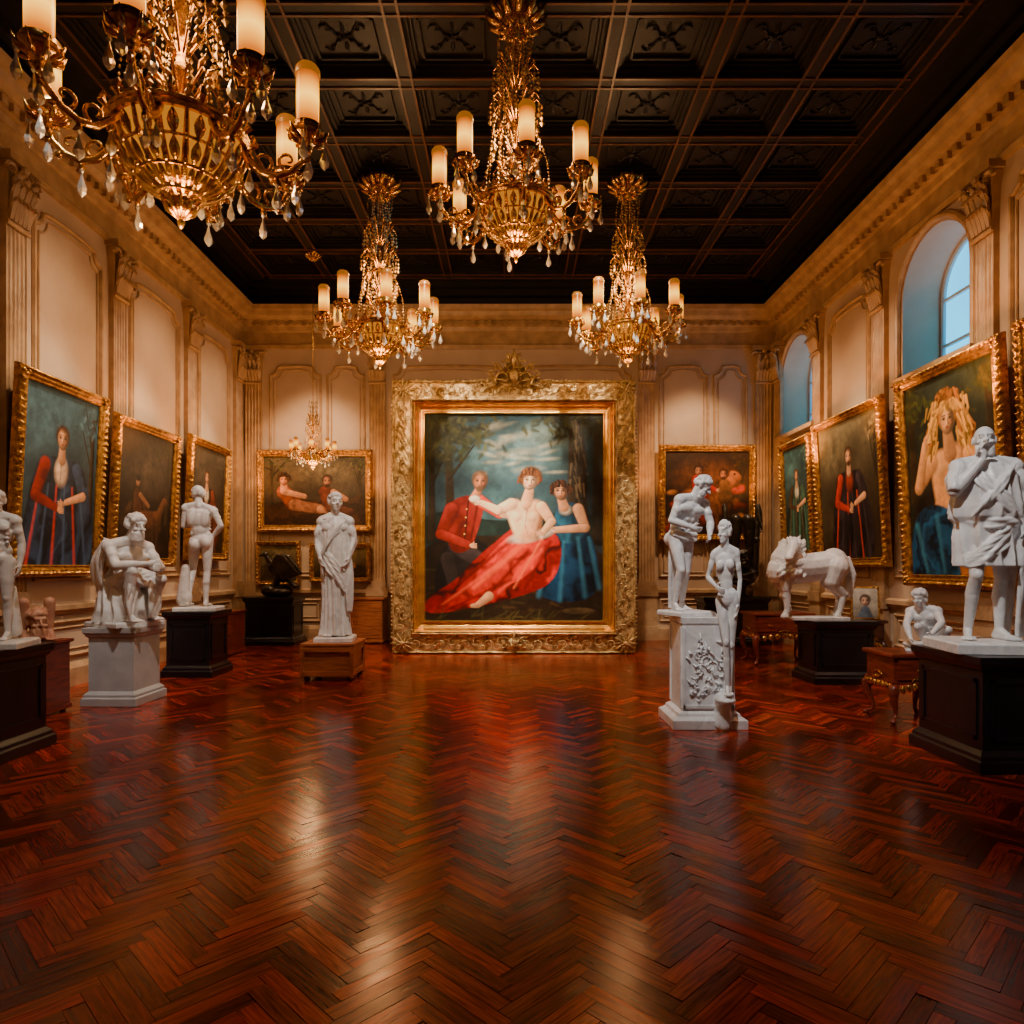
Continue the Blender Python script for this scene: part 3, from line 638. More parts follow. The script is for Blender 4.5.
rwall(5.5,7.5,1.5,4.3,'gilt framed dark portrait near the window',lambda P:p_portrait(P,(50,38,28),(28,17,12),(64,32,22),(80,36,22)),.04,80)
rwall(10.2,12.5,1.6,4.2,'gilt framed painting of man in dark robe with red sash',lambda P:p_portrait(P,(92,80,56),(44,30,17),(38,30,34),(160,42,24),.52,.27,.064,(50,30,16),0,True,shirt=(130,44,30),legs=True),.05,260)
rwall(12.72,14.15,1.78,4.12,'narrow gilt framed portrait of standing figure in green',lambda P:p_portrait(P,(52,80,78),(28,32,24),(50,76,60),(76,54,34),.5,.28,.055),.04,160)
def bwall(px0,px1,py0,py1,label,fn,n=140,fw=.15,tilt=.02):
    Y=14.9; x0,x1=PX(px0,Y),PX(px1,Y); painting(label,x1-x0,PZ(py0,Y)-PZ(py1,Y),((x0+x1)/2,Y,PZ(py1,Y)),0,tilt,fn,fw,n)
bwall(258,373,450,532,'gilt framed painting of two reclining figures in brown landscape',p_recline,170)
bwall(658,755,445,541,'gilt framed crowded hunting scene in red and brown',p_hunt,190)
bwall(257,301,541,585,'small gilt framed landscape above black pedestal',p_land,60,.09)
bwall(310,371,543,582,'small gilt framed painting above low cabinet',p_land,60,.1)
def main_painting():
    w,h=4.5,5.04; Y=12.78
    e=thing('framed_painting','monumental painting of three figures with red drapery in ornate frame','painting',(PX(514,12.45),Y,0))
    def orn(x,t):
        if t<.1 or t>.9: return 0
        e_=math.sin(pi*(t-.1)/.8)**.6; p=.3
        v=.5*math.cos(2*pi*x/p)*math.cos(3*pi*(t-.5))+.5*math.sin(2*pi*x/(p/2)+6*math.sin(4*t))*math.sin(4*pi*t)
        return .010*e_*v
    m=frame_mesh(w,h,.40,[(0,.14),(.04,.24),(.09,.25),(.12,.19),(.5,.20),(.86,.20),(.88,.24),(.91,.30),(.96,.30),(1,.2)],orn,step=.02,nt=50)
    def cs(m,cx,cz,r,flip,ang,y=-.25,th=.02,n=18,tt=.42):
        pts=[]
        for k in range(n):
            a=k*tt; rr=r*(1-k/(n+1)); x=rr*math.cos(a)*flip; z=rr*math.sin(a)
            pts.append((cx+x*math.cos(ang)-z*math.sin(ang),y-.003*k,cz+x*math.sin(ang)+z*math.cos(ang)))
        m.tube(pts,[th*(1-k/(n*1.6)) for k in range(n)],6)
    def leaf(m,cx,cz,ang,L,wd,y=-.25):
        dx,dz=math.cos(ang),math.sin(ang)
        m.tube([(cx,y,cz),(cx+dx*L*.4,y-.02,cz+dz*L*.4),(cx+dx*L*.8,y-.025,cz+dz*L*.8),(cx+dx*L,y-.01,cz+dz*L)],[wd*.4,wd,wd*.6,wd*.15],5)
    def run(fx,L,n):
        for i in range(n): fx(-L/2+L*(i+.5)/n,1 if i%2 else -1,L/n)
    for sx in (-1,1):
        def fx(s,f,d):
            cx=sx*(w/2-.2); z=h/2+s
            cs(m,cx+f*.03,z,.10,f,R90*(f>0),th=.013); cs(m,cx-f*.08,z+d*.45,.055,-f,0,th=.009,n=14)
            for q in (-.8,0,.8): leaf(m,cx+f*.09,z+.02,(0 if f>0 else pi)+q,.07,.011)
            leaf(m,cx,z+d*.5,R90+f*.6,.11,.013)
        run(fx,h-.7,19)
        for k in range(60): m.ell((sx*(w/2-.385),-.31,.45+(h-.9)*k/59),.017,m=4,n=6); m.ell((sx*(w/2-.0),-.16,.3+(h-.6)*k/59),(.03,.04,.026),m=4,n=6)
    for zz,sz in ((.2,-1),(h-.2,1)):
        def fx(s,f,d):
            cs(m,s,zz+f*.03,.10,f,R90*(f>0),th=.013); cs(m,s+d*.45,zz-f*.08,.055,-f,0,th=.009,n=14)
            for q in (-.8,0,.8): leaf(m,s,zz+f*.09,R90*f+q,.07,.011)
            leaf(m,s+d*.5,zz,f*.6,.11,.013)
        run(fx,w-.7,17)
        for k in range(52): m.ell((-w/2+.45+(w-.9)*k/51,-.31,.385 if sz<0 else h-.385),.017,m=4,n=6)
        if sz>0:
            for k in range(52): m.ell((-w/2+.3+(w-.6)*k/51,-.16,h),(.026,.04,.03),m=4,n=6)
        for sx in (-1,1):
            for k in range(12): leaf(m,sx*(w/2-.21),zz,k*2*pi/12,.23,.022)
            for k in range(8): leaf(m,sx*(w/2-.21),zz,k*2*pi/8+.3,.13,.020,-.29)
            m.ell((sx*(w/2-.21),-.32,zz),(.045,.035,.045),m=5,n=8)
    m.box(-w/2+.04,-.2,0,-w/2+.36,-.02,.06); m.box(w/2-.36,-.2,0,w/2-.04,-.02,.06)
    obj('frame',m.mesh(smooth=True),GOLDP,e,label='deeply carved antique gilt frame')
    for nm,zb,s in (('crest',h-.10,1.08),('lower_cartouche',.14,.5)):
        m=MB()
        for sx in (-1,1):
            for (cx,cz,r,fl,an,th) in ((.18,.10,.13,1,0,.024),(.40,.04,.11,-1,.5,.021),(.12,.33,.10,1,.6,.02),(.28,.27,.08,-1,.2,.016),(.54,-.03,.07,1,0,.015),(.10,.48,.06,-1,1.0,.014),(.38,.20,.05,1,0,.012),(.2,-.1,.08,-1,0,.015)):
                cs(m,sx*cx*s,zb+cz*s,r*s,fl*sx,an*sx,y=-.27,th=th*s,n=16)
            for (ax,az,a,L,wd) in ((.1,.05,.2,.22,.026),(.3,.1,.5,.2,.022),(.45,.06,.1,.2,.02),(.18,.22,.9,.2,.022),(.06,.38,1.2,.18,.02),(.3,.0,-.3,.2,.02),(.26,.3,.6,.14,.016)):
                a2=a if sx>0 else pi-a; leaf(m,sx*ax*s,zb+az*s,a2,L*s,wd*s,-.29)
        m.tube([(0,-.27,zb+.2*s),(0,-.32,zb+.38*s),(0,-.3,zb+.52*s),(0,-.28,zb+.62*s)],[.02*s,.045*s,.03*s,.008],8)
        m.ell((0,-.31,zb+.14*s),(.085*s,.05,.12*s))
        for k in range(16): m.ell((.115*s*math.cos(k*pi/8),-.32,zb+.14*s+.15*s*math.sin(k*pi/8)),.016*s,m=4,n=6)
        m.sq([(.45*s,.03,0),(.40*s,.03,.12*s),(.22*s,.03,.26*s),(.12*s,.03,.42*s)],(0,-.22,zb-.04*s))
        obj(nm,m.mesh(smooth=True),GOLDP,e,label='carved acanthus ornament')
    m=frame_mesh(w-.78,h-.78,.22,[(0,.22),(.1,.26),(.2,.24),(.35,.17),(.6,.12),(.75,.12),(.85,.16),(.93,.16),(1,.1)],None,step=.5,nt=40,z0=.39)
    obj('frame_liner',m.mesh(smooth=True,angle=.6),GOLDL,e,label='plain bright gilt inner moulding')
    obj('canvas',canvas_mesh(w-1.18,h-1.18,560,p_main,1.25),CANV,e,(0,-.09,.59),label='oil painting of three figures')
    m=MB(); m.box(-w/2+.1,-.08,.05,w/2-.1,-.01,h-.05)
    for sx in (-1,1): m.tube([(sx*1.2,-.02,2.6),(sx*1.2,1.1,.05)],.05,6); m.box(sx*1.2-.06,-.02,0,sx*1.2+.06,1.15,.07)
    obj('rear_support',m.mesh(),WOODD,e)
main_painting()
# ---------------------------------------------------------------- pedestals & furniture
def pedestal(label,x0,x1,y0,y1,h,mt,base=.06,panelf=True,name='pedestal'):
    cx,cy=(x0+x1)/2,(y0+y1)/2; hw,hd=(x1-x0)/2,(y1-y0)/2; b=base
    e=thing(name,label,'pedestal',(cx,cy,0))
    m=MB(); m.sq([(hw,hd,0),(hw,hd,.09),(hw-.02,hd-.02,.1),(hw-.02,hd-.02,.13),(hw-b,hd-b,.17)]); obj('base',m.mesh(),mt,e,bev=.006)
    m=MB(); m.sq([(hw-b,hd-b,.165),(hw-b,hd-b,h-.12)])
    if panelf:
        px=hw-b; py=hd-b
        for s in (-1,1):
            for (a0,z0_,a1,z1_) in ((-px+.06,.24,px-.06,.27),(-px+.06,h-.21,px-.06,h-.18),(-px+.06,.24,-px+.09,h-.18),(px-.09,.24,px-.06,h-.18)):
                m.box(a0,s*py-.012,z0_,a1,s*py+.012,z1_)
            for (a0,z0_,a1,z1_) in ((-py+.06,.24,py-.06,.27),(-py+.06,h-.21,py-.06,h-.18),(-py+.06,.24,-py+.09,h-.18),(py-.09,.24,py-.06,h-.18)):
                m.box(s*px-.012,a0,z0_,s*px+.012,a1,z1_)
    obj('shaft',m.mesh(),mt,e)
    m=MB(); m.sq([(hw-b,hd-b,h-.12),(hw-b*.6,hd-b*.6,h-.1),(hw-b*.5,hd-b*.5,h-.08),(hw-.015,hd-.015,h-.06),(hw-.01,hd-.01,h)]); obj('cap',m.mesh(),mt,e,bev=.005)
    return (cx,cy,h)
def leg_pts(x,y,h,sx,sy):
    return [(x,y,h),(x+sx*.035,y+sy*.035,h*.85),(x+sx*.03,y+sy*.03,h*.6),(x-sx*.015,y-sy*.015,h*.3),(x-sx*.01,y-sy*.01,h*.15),(x+sx*.02,y+sy*.02,.045),(x+sx*.035,y+sy*.035,.02)]
def table(name,label,x,y,w,d,h,mt,rz=0,cat='table',leg_h=None,ndraw=1):
    lh=leg_h if leg_h else h*.58
    e=thing(name,label,cat,(x,y,0),(0,0,rz))
    m=MB(); m.sq([(w/2-.03,d/2-.03,h-.05),(w/2,d/2,h-.04),(w/2,d/2,h-.01),(w/2-.01,d/2-.01,h)]); obj('table_top',m.mesh(),mt,e,bev=.004)
    m=MB(); m.box(-w/2+.04,-d/2+.04,lh,w/2-.04,d/2-.04,h-.05); m.box(-w/2+.02,-d/2+.02,lh,w/2-.02,d/2-.02,lh+.03)
    obj('body',m.mesh(),mt,e)
    m=MB()
    for i in range(9):
        xx=-w/2+.07+(w-.14)*i/8; dz=.05*math.cos(pi*(i-4)/4.)
        for s in (-1,1): m.ell((xx,s*(d/2-.025),lh-.005-.03+dz*.4),(w/20,.02,.045),m=5,n=8)
    for i in range(7):
        yy=-d/2+.07+(d-.14)*i/6
        for s in (-1,1): m.ell((s*(w/2-.025),yy,lh-.02),(.02,d/16,.04),m=5,n=8)
    for f in (-1,1):
        m.tube([(f*.1*(1-k/14)*math.cos(k*.5),-d/2+.01,lh+.03+.06*(1-k/14)*math.sin(k*.5)) for k in range(12)],.008,5)
        for s in (-1,1): m.tube([(s*(w/2-.015),f*.1*(1-k/14)*math.cos(k*.5),lh+.07+.06*(1-k/14)*math.sin(k*.5)) for k in range(12)],.008,5)
    obj('carved_apron',m.mesh(smooth=True),BRASS,e,label='gilt carved apron ornament')
    dw=(w-.12)/ndraw
    for k in range(ndraw):
        m=MB(); cx=-w/2+.06+dw*(k+.5)
        m.box(cx-dw/2+.02,-d/2+.015,lh+.05,cx+dw/2-.02,-d/2+.045,h-.07); dr=obj('drawer',m.mesh(),mt,e,bev=.004)
        m=MB(); m.tube([(cx-.05,-d/2+.01,(lh+h)/2),(cx-.03,-d/2-.01,(lh+h)/2-.03),(cx+.03,-d/2-.01,(lh+h)/2-.03),(cx+.05,-d/2+.01,(lh+h)/2)],.006,6); obj('handle',m.mesh(smooth=True),BRASS,dr)
    for sx in (-1,1):
        for sy in (-1,1):
            m=MB(); m.tube(leg_pts(sx*(w/2-.07),sy*(d/2-.07),lh+.01,sx,sy),[.045,.055,.04,.022,.018,.022,.03],10); m.ell((sx*(w/2-.03),sy*(d/2-.03),.025),(.035,.035,.025),m=5,n=8); obj('leg',m.mesh(smooth=True),mt,e)
    return e
def cabinet(name,label,x,y,w,d,h,mt,cat='cabinet',rz=0):
    e=thing(name,label,cat,(x,y,0),(0,0,rz))
    m=MB(); m.box(-w/2,-d/2,.06,w/2,d/2,h-.04); m.sq([(w/2+.015,d/2+.015,0.03),(w/2+.015,d/2+.015,.08)]); obj('body',m.mesh(),mt,e,bev=.004)
    m=MB(); m.sq([(w/2,d/2,h-.045),(w/2+.03,d/2+.03,h-.03),(w/2+.03,d/2+.03,h)]); obj('cabinet_top',m.mesh(),mt,e,bev=.004)
    for s in (-1,1):
        m=MB(); m.box(s*w/4-w/4+.025,-d/2-.018,.12,s*w/4+w/4-.025,-d/2+.005,h-.09); m.box(s*w/4-w/4+.07,-d/2-.026,.18,s*w/4+w/4-.07,-d/2-.015,h-.15); dd=obj('door',m.mesh(),mt,e,bev=.003)
        m=MB(); m.ell((s*.03,-d/2-.035,h/2),.015,m=6,n=8); obj('knob',m.mesh(smooth=True),BRASS,dd)
    for sx in (-1,1):
        for sy in (-1,1):
            m=MB(); m.lathe([(.03,0),(.035,.02),(.02,.035)],(sx*(w/2-.05),sy*(d/2-.05),0),10); obj('foot',m.mesh(smooth=True),mt,e)
    return e
pA=pedestal('black lacquered pedestal with stepped base carrying small nude statue',-5.05,-4.13,5.3,6.2,.92,BLACK)
cabinet('side_cabinet','low red mahogany cabinet carrying a carved head',-5.22,7.42,.52,.48,.80,WOODR)
pC=pedestal('square pale grey stone pedestal under crouching statue',PX(80,7.8),PX(167,8.5),7.8,8.5,.90,STONE,.06,False)
pD=pedestal('black lacquered pedestal under nude statue seen from behind',PX(160,9.85),PX(233,10.6),9.85,10.6,.95,BLACK)
pE=pedestal('black pedestal carrying dark bronze eagle against wall',-5.5,-4.42,13.85,14.7,.98,BLACK)
def crate():
    e=thing('wooden_crate_pedestal','low warm brown wooden box pedestal with framed sides','pedestal',(-2.58,9.9,0))
    w,d,h=.35,.36,.53
    m=MB(); m.box(-w+.02,-d+.02,.08,w-.02,d-.02,h-.05)
    for s in (-1,1):
        for z0,z1 in ((.07,.14),(h-.12,h-.05)): m.box(-w,s*d-.02,z0,w,s*d+.0,z1) if s<0 else m.box(-w,d,z0,w,d+.02,z1); m.box(s*w-.01,-d,z0,s*w+.01,d,z1)
        for t in (-1,1): m.box(s*w-.03,t*d-.03,.05,s*w+.015,t*d+.015,h-.04)
    obj('body',m.mesh(),WOODB,e,bev=.004)
    m=MB(); m.sq([(w+.01,d+.01,h-.05),(w+.03,d+.03,h-.035),(w+.03,d+.03,h)]); obj('lid',m.mesh(),WOODB,e,bev=.005)
    for s in (-1,1):
        for t in (-1,1):
            m=MB(); m.lathe([(.03,0),(.045,.03),(.035,.08)],(s*(w-.05),t*(d-.05),0),12); obj('foot',m.mesh(smooth=True),WOODD,e)
crate(); pF=(-2.56,9.9,.53)
cabinet('side_cabinet','brown wooden cabinet against the panelled wall',-3.25,14.5,1.1,.6,.95,WOODB)
cabinet('side_cabinet','small dark red chest against the wall',-5.35,12.55,.6,.7,.8,WOODR)
pI=pedestal('black pedestal carrying dark bust beside the hunting painting',3.9,5.3,13.9,14.7,.98,BLACK)
table('side_table','ornate dark carved side table with cabriole legs',4.42,11.4,1.0,.7,.85,WOODR,0,ndraw=2)
pL=pedestal('black lacquered pedestal under white horse statue',4.10,5.0,9.25,10.0,.86,BLACK)
table('side_table','small dark side table holding a little framed picture',5.38,10.42,.5,.42,.80,WOODD,-.0)
table('console_table','carved reddish wooden console with curved legs beside black pedestal',4.15,7.2,.62,.6,.72,WOODR,0,leg_h=.40)
pN=pedestal('large black lacquered pedestal under draped philosopher statue',3.60,4.8,5.25,6.2,.90,BLACK)
XH,YH=1.95,7.03
def whiteped():
    e=thing('pedestal','tall white marble pedestal with carved foliage relief and broad base','pedestal',(XH,YH,0),scale=(.84,.84,1))
    m=MB(); m.sq([(.44,.4,0),(.44,.4,.09),(.42,.38,.10),(.37,.35,.12),(.36,.34,.15),(.32,.31,.17)]); obj('base',m.mesh(),MARBC,e,bev=.006)
    m=MB(); m.sq([(.31,.3,.165),(.31,.3,1.02)])
    for s in (-1,1): m.box(s*.29-.015,-.325,.2,s*.29+.015,-.3,1.0); m.box(-.325,s*.27-.015,.2,-.3,s*.27+.015,1.0)
    m.box(-.3,-.325,.2,.3,-.3,.23)
    obj('shaft',m.mesh(),MARBC,e)
    m=MB(); r=random.Random(4)
    for _ in range(60):
        x=r.uniform(-.24,.22); z=r.uniform(.28,.86); a=r.uniform(0,6.28); L=r.uniform(.05,.12)
        m.tube([(x,-.3,z),(x+L*.5*math.cos(a),-.32,z+L*.5*math.sin(a)),(x+L*math.cos(a+.5),-.31,z+L*math.sin(a+.5))],[.006,.014,.004],6)
    for k in range(8):
        cx=r.uniform(-.2,.15); cz=r.uniform(.32,.78); m.tube([(cx+(.08-.008*q)*math.cos(q*.7),-.305,cz+(.08-.008*q)*math.sin(q*.7)) for q in range(9)],.010,6)
    obj('relief_carving',m.mesh(smooth=True),MARBC,e,label='carved foliage relief')
    m=MB(); cx=.16
    m.cap((cx,-.36,.05),.09,(cx,-.36,.26),.075); m.cap((cx-.08,-.36,.05),.06,(cx-.05,-.34,.17),.04); m.cap((cx+.08,-.34,.05),.06,(cx+.05,-.34,.2),.04); m.ell((cx,-.42,.3),(.12,.16,.045)); m.ell((cx,-.3,.2),(.11,.06,.2))
    obj('rocky_ledge',fuse(m,.012,3,1.,0),MARBC,e,label='carved rocky ledge')
    m=MB(); m.sq([(.31,.3,1.02),(.32,.31,1.04),(.325,.315,1.1)]); obj('cap',m.mesh(),MARBC,e,bev=.005)
whiteped(); pH=(XH,YH,1.10)
# ---------------------------------------------------------------- human figures
def human(m,J,fem=False,hair='short',beard=False,curl=(.5,.5),seed=1,B=1.0,LG=1.0):
    r=random.Random(seed)
    D=dict(pel=(0,0,.95),che=(0,0,1.25),nk=(0,.015,1.46),hd=(0,-.015,1.61),hf=(0,-1,0),hu=(0,0,1),
      sha=(-.185,0,1.41),shb=(.185,0,1.41),ela=(-.24,.03,1.12),elb=(.24,.03,1.12),wra=(-.25,-.05,.88),wrb=(.25,-.05,.88),
      hia=(-.088,0,.92),hib=(.088,0,.92),kna=(-.1,-.02,.5),knb=(.1,-.02,.5),ana=(-.1,.03,.085),anb=(.1,.03,.085),ta=None,tb=None,hda=None,hdb=None,na=None,nb=None)
    D.update(J); g={k:(np.array(v,float) if v is not None else None) for k,v in D.items()}
    up=nz(g['nk']-g['pel']); rt=nz(g['shb']-g['sha']); fw=nz(np.cross(rt,up)); u3=np.cross(rt,fw)
    if np.dot(u3,up)<0: u3=-u3
    R=np.stack([rt,fw,nz(u3)],1)
    hr=nz(g['hib']-g['hia']); hfw=nz(np.cross(hr,V(0,0,1)))
    if np.linalg.norm(np.cross(hr,V(0,0,1)))<.1: hfw=fw
    RP=np.stack([hr,hfw,nz(np.cross(hr,hfw))],1)
    pel,che,nk,hd=g['pel'],g['che'],g['nk'],g['hd']
    k=(.88 if fem else 1.)*B
    m.ell(che,(.155*k,.108*k,.17),R); mid=(pel+che)/2
    m.ell(mid,((.105 if fem else .122)*k,.092*k,.15),R); m.ell(pel,(.155*B*(1.02 if fem else 1),.113*B,.11),RP)
    m.ell(che+up*.09,(.165*k,.09*k,.085),R)
    m.cap((g['sha']*.75+nk*.25),.05*k,(g['shb']*.75+nk*.25),.05*k)
    m.cap(g['sha'],.054*k,nk+up*.02,.042); m.cap(g['shb'],.054*k,nk+up*.02,.042)
    for s in (-1,1):
        if fem: m.ell(che+fw*.09+rt*s*.07+up*.03,(.055,.055,.055),R)
        else: m.ell(che+fw*.078*B+rt*s*.078*B+up*.055,(.085*B,.045,.06),R)
        m.ell(pel-hfw*.07*B+hr*s*.072*B-V(0,0,.045),(.083*B,.083*B,.098),RP)
        if not fem:
            m.ell(che-fw*.06*B+rt*s*.09*B+up*.02,(.07,.05,.13),R)
            for q in range(3): m.ell(mid+fw*.08*B+rt*s*.035+up*(.08-.067*q),(.032,.024,.029),R)
            for q in range(3): m.ell(che+rt*s*(.125*B)+fw*.06*B-up*(.02+.05*q),(.022,.03,.02),R,6,8)
            m.ell(mid+rt*s*.105*B-up*.06,(.038,.06,.06),R)
            m.cap(nk+fw*.035-up*.015,.012,g['shb' if s>0 else 'sha']*.8+nk*.2+fw*.045,.014)
        else: m.ell(pel+hr*s*.09-V(0,0,.05),(.066,.085,.1),RP)
    f=nz(g['hf']); u=g['hu']; u=nz(u-f*np.dot(u,f)); q=nz(np.cross(f,u)); H=np.stack([q,f,u],1)
    m.cap(nk-up*.02,.06*B,hd-u*.05-f*.02,.052*B)
    hp=lambda a,b,c: hd+q*a+f*b+u*c
    m.ell(hp(0,-.012,.03),(.073,.092,.088),H,10,16); m.ell(hp(0,.03,-.035),(.056,.060,.075),H,10,14)
    m.ell(hp(0,.068,-.085),(.025,.022,.02),H); m.cap(hp(0,.09,.03),.009,hp(0,.118,-.016),.0145)
    m.cap(hp(-.04,.08,.042),.0115,hp(.04,.08,.042),.0115)
    for s in (-1,1):
        m.ell(hp(s*.03,.075,.016),(.014,.011,.010),H,6,8); m.ell(hp(s*.045,.064,-.02),(.02,.02,.016),H); m.ell(hp(s*.076,-.01,0),(.012,.024,.034),H); m.ell(hp(s*.015,.1,-.018),.009,H)
    m.ell(hp(0,.092,-.046),(.022,.011,.006),H,6,8); m.ell(hp(0,.088,-.060),(.019,.012,.008),H,6,8)
    def lump(n,cond,rad,rr,off=V(0,-.012,.03)):
        c=0
        while c<n:
            d=nz([r.gauss(0,1),r.gauss(0,1),r.gauss(0,1)])
            if not cond(d): continue
            c+=1; p=off+V(d[0]*rad[0],d[1]*rad[1],d[2]*rad[2]); m.ell(hp(*p),rr*r.uniform(.8,1.25),None,5,8)
    if hair in('short','curly','bun','wild'):
        rr={'short':.017,'curly':.025,'bun':.017,'wild':.028}[hair]; n=100; kx=1.12 if hair=='wild' else 1
        lump(n,lambda d:(d[2]>.35 and d[1]<.8) or (d[1]<.0 and d[2]>-.5),(.078*kx,.096*kx,.094*kx),rr)
    if hair=='bun': m.ell(hp(0,-.12,.03),(.045,.045,.045),H)
    if beard:
        for i in range(55):
            a=r.uniform(-1.3,1.3); z=r.uniform(-.135,-.055); m.ell(hp(.058*math.sin(a),.02+.07*math.cos(a),z),.016,None,5,8)
    for s,c in ((-1,'a'),(1,'b')):
        sh,el,wr=g['sh'+c],g['el'+c],g['wr'+c]; a=(1 if not fem else .78)*B
        m.ell(sh+nz(el-sh)*.02,.066*a); m.cap(sh,.054*a,el,.040*a); m.ell(sh*.5+el*.5+fw*.014,(.05*a,.05*a,.06),None)
        d=nz(wr-el); L=np.linalg.norm(wr-el); m.cap(el,.041*a,el+d*L*.35,.044*a); m.cap(el+d*L*.35,.044*a,wr,.026*a)
        hdv=nz(g['hd'+c]) if g['hd'+c] is not None else d
        n=g['n'+c] if g['n'+c] is not None else (-rt*s+V(0,0,0))
        n=nz(n-hdv*np.dot(n,hdv)); th=nz(np.cross(hdv,n))
        if np.dot(th,fw)<0: th=-th
        cl=curl[0 if s<0 else 1]
        m.ell(wr+hdv*.045,(.038,.02,.05),np.stack([th,n,hdv],1)); m.cap(wr,.026*a,wr+hdv*.03,.025)
        for o,LL in ((.03,.07),(.01,.08),(-.01,.075),(-.03,.06)):
            b=wr+hdv*.085+th*o; d1=nz(hdv+n*cl*.6); p1=b+d1*LL*.5; d2=nz(hdv+n*cl*1.9); p2=p1+d2*LL*.5
            m.cap(b,.0105,p1,.010,8); m.cap(p1,.010,p2,.009,8)
        b=wr+hdv*.025+th*.028; p1=b+nz(hdv*.6+th*.8+n*.3)*.045; p2=p1+nz(hdv+th*.2+n*.4)*.035; m.cap(b,.014,p1,.012,8); m.cap(p1,.012,p2,.010,8)
        hi,kn,an=g['hi'+c],g['kn'+c],g['an'+c]; G=B*LG
        m.cap(hi,.088*G,hi*.5+kn*.5,.074*G); m.cap(hi*.5+kn*.5,.074*G,kn,.050*G); m.ell(kn+hfw*.018,(.04,.04,.045))
        m.ell(hi*.55+kn*.45+hfw*.03,(.05*G,.05*G,.12)); 
        sd=nz(an-kn); back=hfw-sd*np.dot(hfw,sd); back=-nz(back); m.cap(kn,.048*G,kn*.62+an*.38+back*.022,.052*G*(.92 if fem else 1)); m.cap(kn*.62+an*.38+back*.014,.050*G,an,.032)
        t=g['t'+c]; t=nz(t) if t is not None else hfw
        z=V(0,0,1); heel=an-t*.035-z*.05; side=nz(np.cross(t,z))
        m.cap(an,.034,heel,.03); m.cap(an+t*.01-z*.01,.034,an+t*.1-z*.055,.024); m.cap(heel,.028,an+t*.13-z*.06,.025)
        for i in range(5):
            o=(i-2)*.019; m.cap(an+t*.11+side*o-z*.06,.014,an+t*(.175-.008*abs(i-1))+side*o*1.15-z*.068,.0115,8)
def loft(m,rings,nf=14,amp=.06,tw=0,nz_=80,na=150,seed=0,sharp=1.3):
    rings=np.array(rings,float); zz=np.linspace(0,1,nz_); kk=np.linspace(0,1,len(rings))
    I=np.stack([np.interp(zz,kk,rings[:,i]) for i in range(rings.shape[1])],1)
    P=[]
    for t,row in zip(zz,I):
        cx,cy,z,rx,ry=row[:5]; am=row[5] if len(row)>5 else amp; L=[]
        for j in range(na):
            th=2*pi*j/na; ph=nf*th+tw*t+1.3*math.sin(3*th+seed)+.8*math.sin(2*t*4+th*2+seed)
            w=1-abs(math.sin(ph/2))**sharp*2+ .3*math.sin(round(nf*.7)*th+seed+3*t)
            L.append((cx+rx*(1+am*w)*math.cos(th),cy+ry*(1+am*w)*math.sin(th),z))
        P.append(L)
    m.grid(P,cv=True,capu=True)
def foldband(m,path,wv,n,r):
    path=np.array(path,float); wv=np.array(wv,float)
    t=np.linspace(0,1,len(path)); tt=np.linspace(0,1,30)
    pp=np.stack([np.interp(tt,t,path[:,i]) for i in range(3)],1)
    for _ in range(6): pp[1:-1]=(pp[:-2]+pp[1:-1]*2+pp[2:])/4
    for i in range(n):
        o=(i/(n-1)-.5) if n>1 else 0
        taper=np.sin(np.linspace(.25,pi-.25,30))[:,None]
        wob=np.array([[0,.006*math.sin(k*.5+i*2),.006*math.cos(k*.4+i)] for k in range(30)])
        m.tube(pp+wv*o*(.45+.55*taper)+wob,[r*(1+.25*math.sin(k*.3+i*1.7))*(.6+.4*math.sin(.2+2.7*k/29)) for k in range(30)],8)
def statue(name,label,base,S,rz,bodyf,drapef=None,plinth=(.3,.25,.07),mt=None,vox=.0125,rock=None,cat='statue',sc=1):
    mt=mt or MARB
    e=thing(name,label,cat,(base[0],base[1],base[2]+.001),(0,0,rz),scale=sc)
    ph=plinth[2]
    m=MB(); m.sq([(plinth[0],plinth[1],0),(plinth[0],plinth[1],ph-.015),(plinth[0]-.015,plinth[1]-.015,ph)]) ; obj('plinth',m.mesh(),mt,e,(0,0,0),bev=.004)
    m=MB(); bodyf(m); obj('body',fuse(m,vox,2,S,0),mt,e,(0,0,ph-.003))
    if drapef:
        m=MB(); drapef(m); obj('drapery',fuse(m,vox,2,S,0),mt,e,(0,0,ph-.003))
    if rock:
        m=MB(); rock(m); obj('support',fuse(m,.016,3,S,0),mt,e,(0,0,ph-.003))
    return e
statue('statue','white marble nude male youth standing with arms lowered',(-4.36,5.78,.92),.73,.25,
  lambda m: human(m,dict(pel=(.02,0,.95),hib=(.1,0,.9),hia=(-.07,0,.94),kna=(-.12,-.08,.52),ana=(-.14,.05,.085),knb=(.11,-.02,.49),anb=(.1,.02,.085),ela=(-.27,.04,1.14),wra=(-.25,-.08,.9),hf=(.4,-1,-.15)),hair='curly'),
  plinth=(.24,.24,.06),vox=.008,rock=lambda m:(m.cap((.13,.13,.1),.08,(.11,.1,.6),.05)))
def bodyC(m):
    human(m,dict(pel=(0,.12,.36),che=(0,.0,.63),nk=(0,-.09,.82),hd=(0,-.17,.955),hf=(-.05,-1,-.15),hia=(-.1,.1,.34),hib=(.1,.1,.34),
      kna=(-.14,-.32,.50),knb=(.16,-.34,.42),ana=(-.13,-.24,.085),anb=(.15,-.16,.085),sha=(-.2,-.04,.76),shb=(.2,-.04,.76),
      ela=(-.24,-.22,.56),wra=(-.05,-.40,.58),elb=(.25,-.2,.54),wrb=(.08,-.42,.54)),hair='curly',beard=True,curl=(1.1,1.1),seed=3,B=1.08)
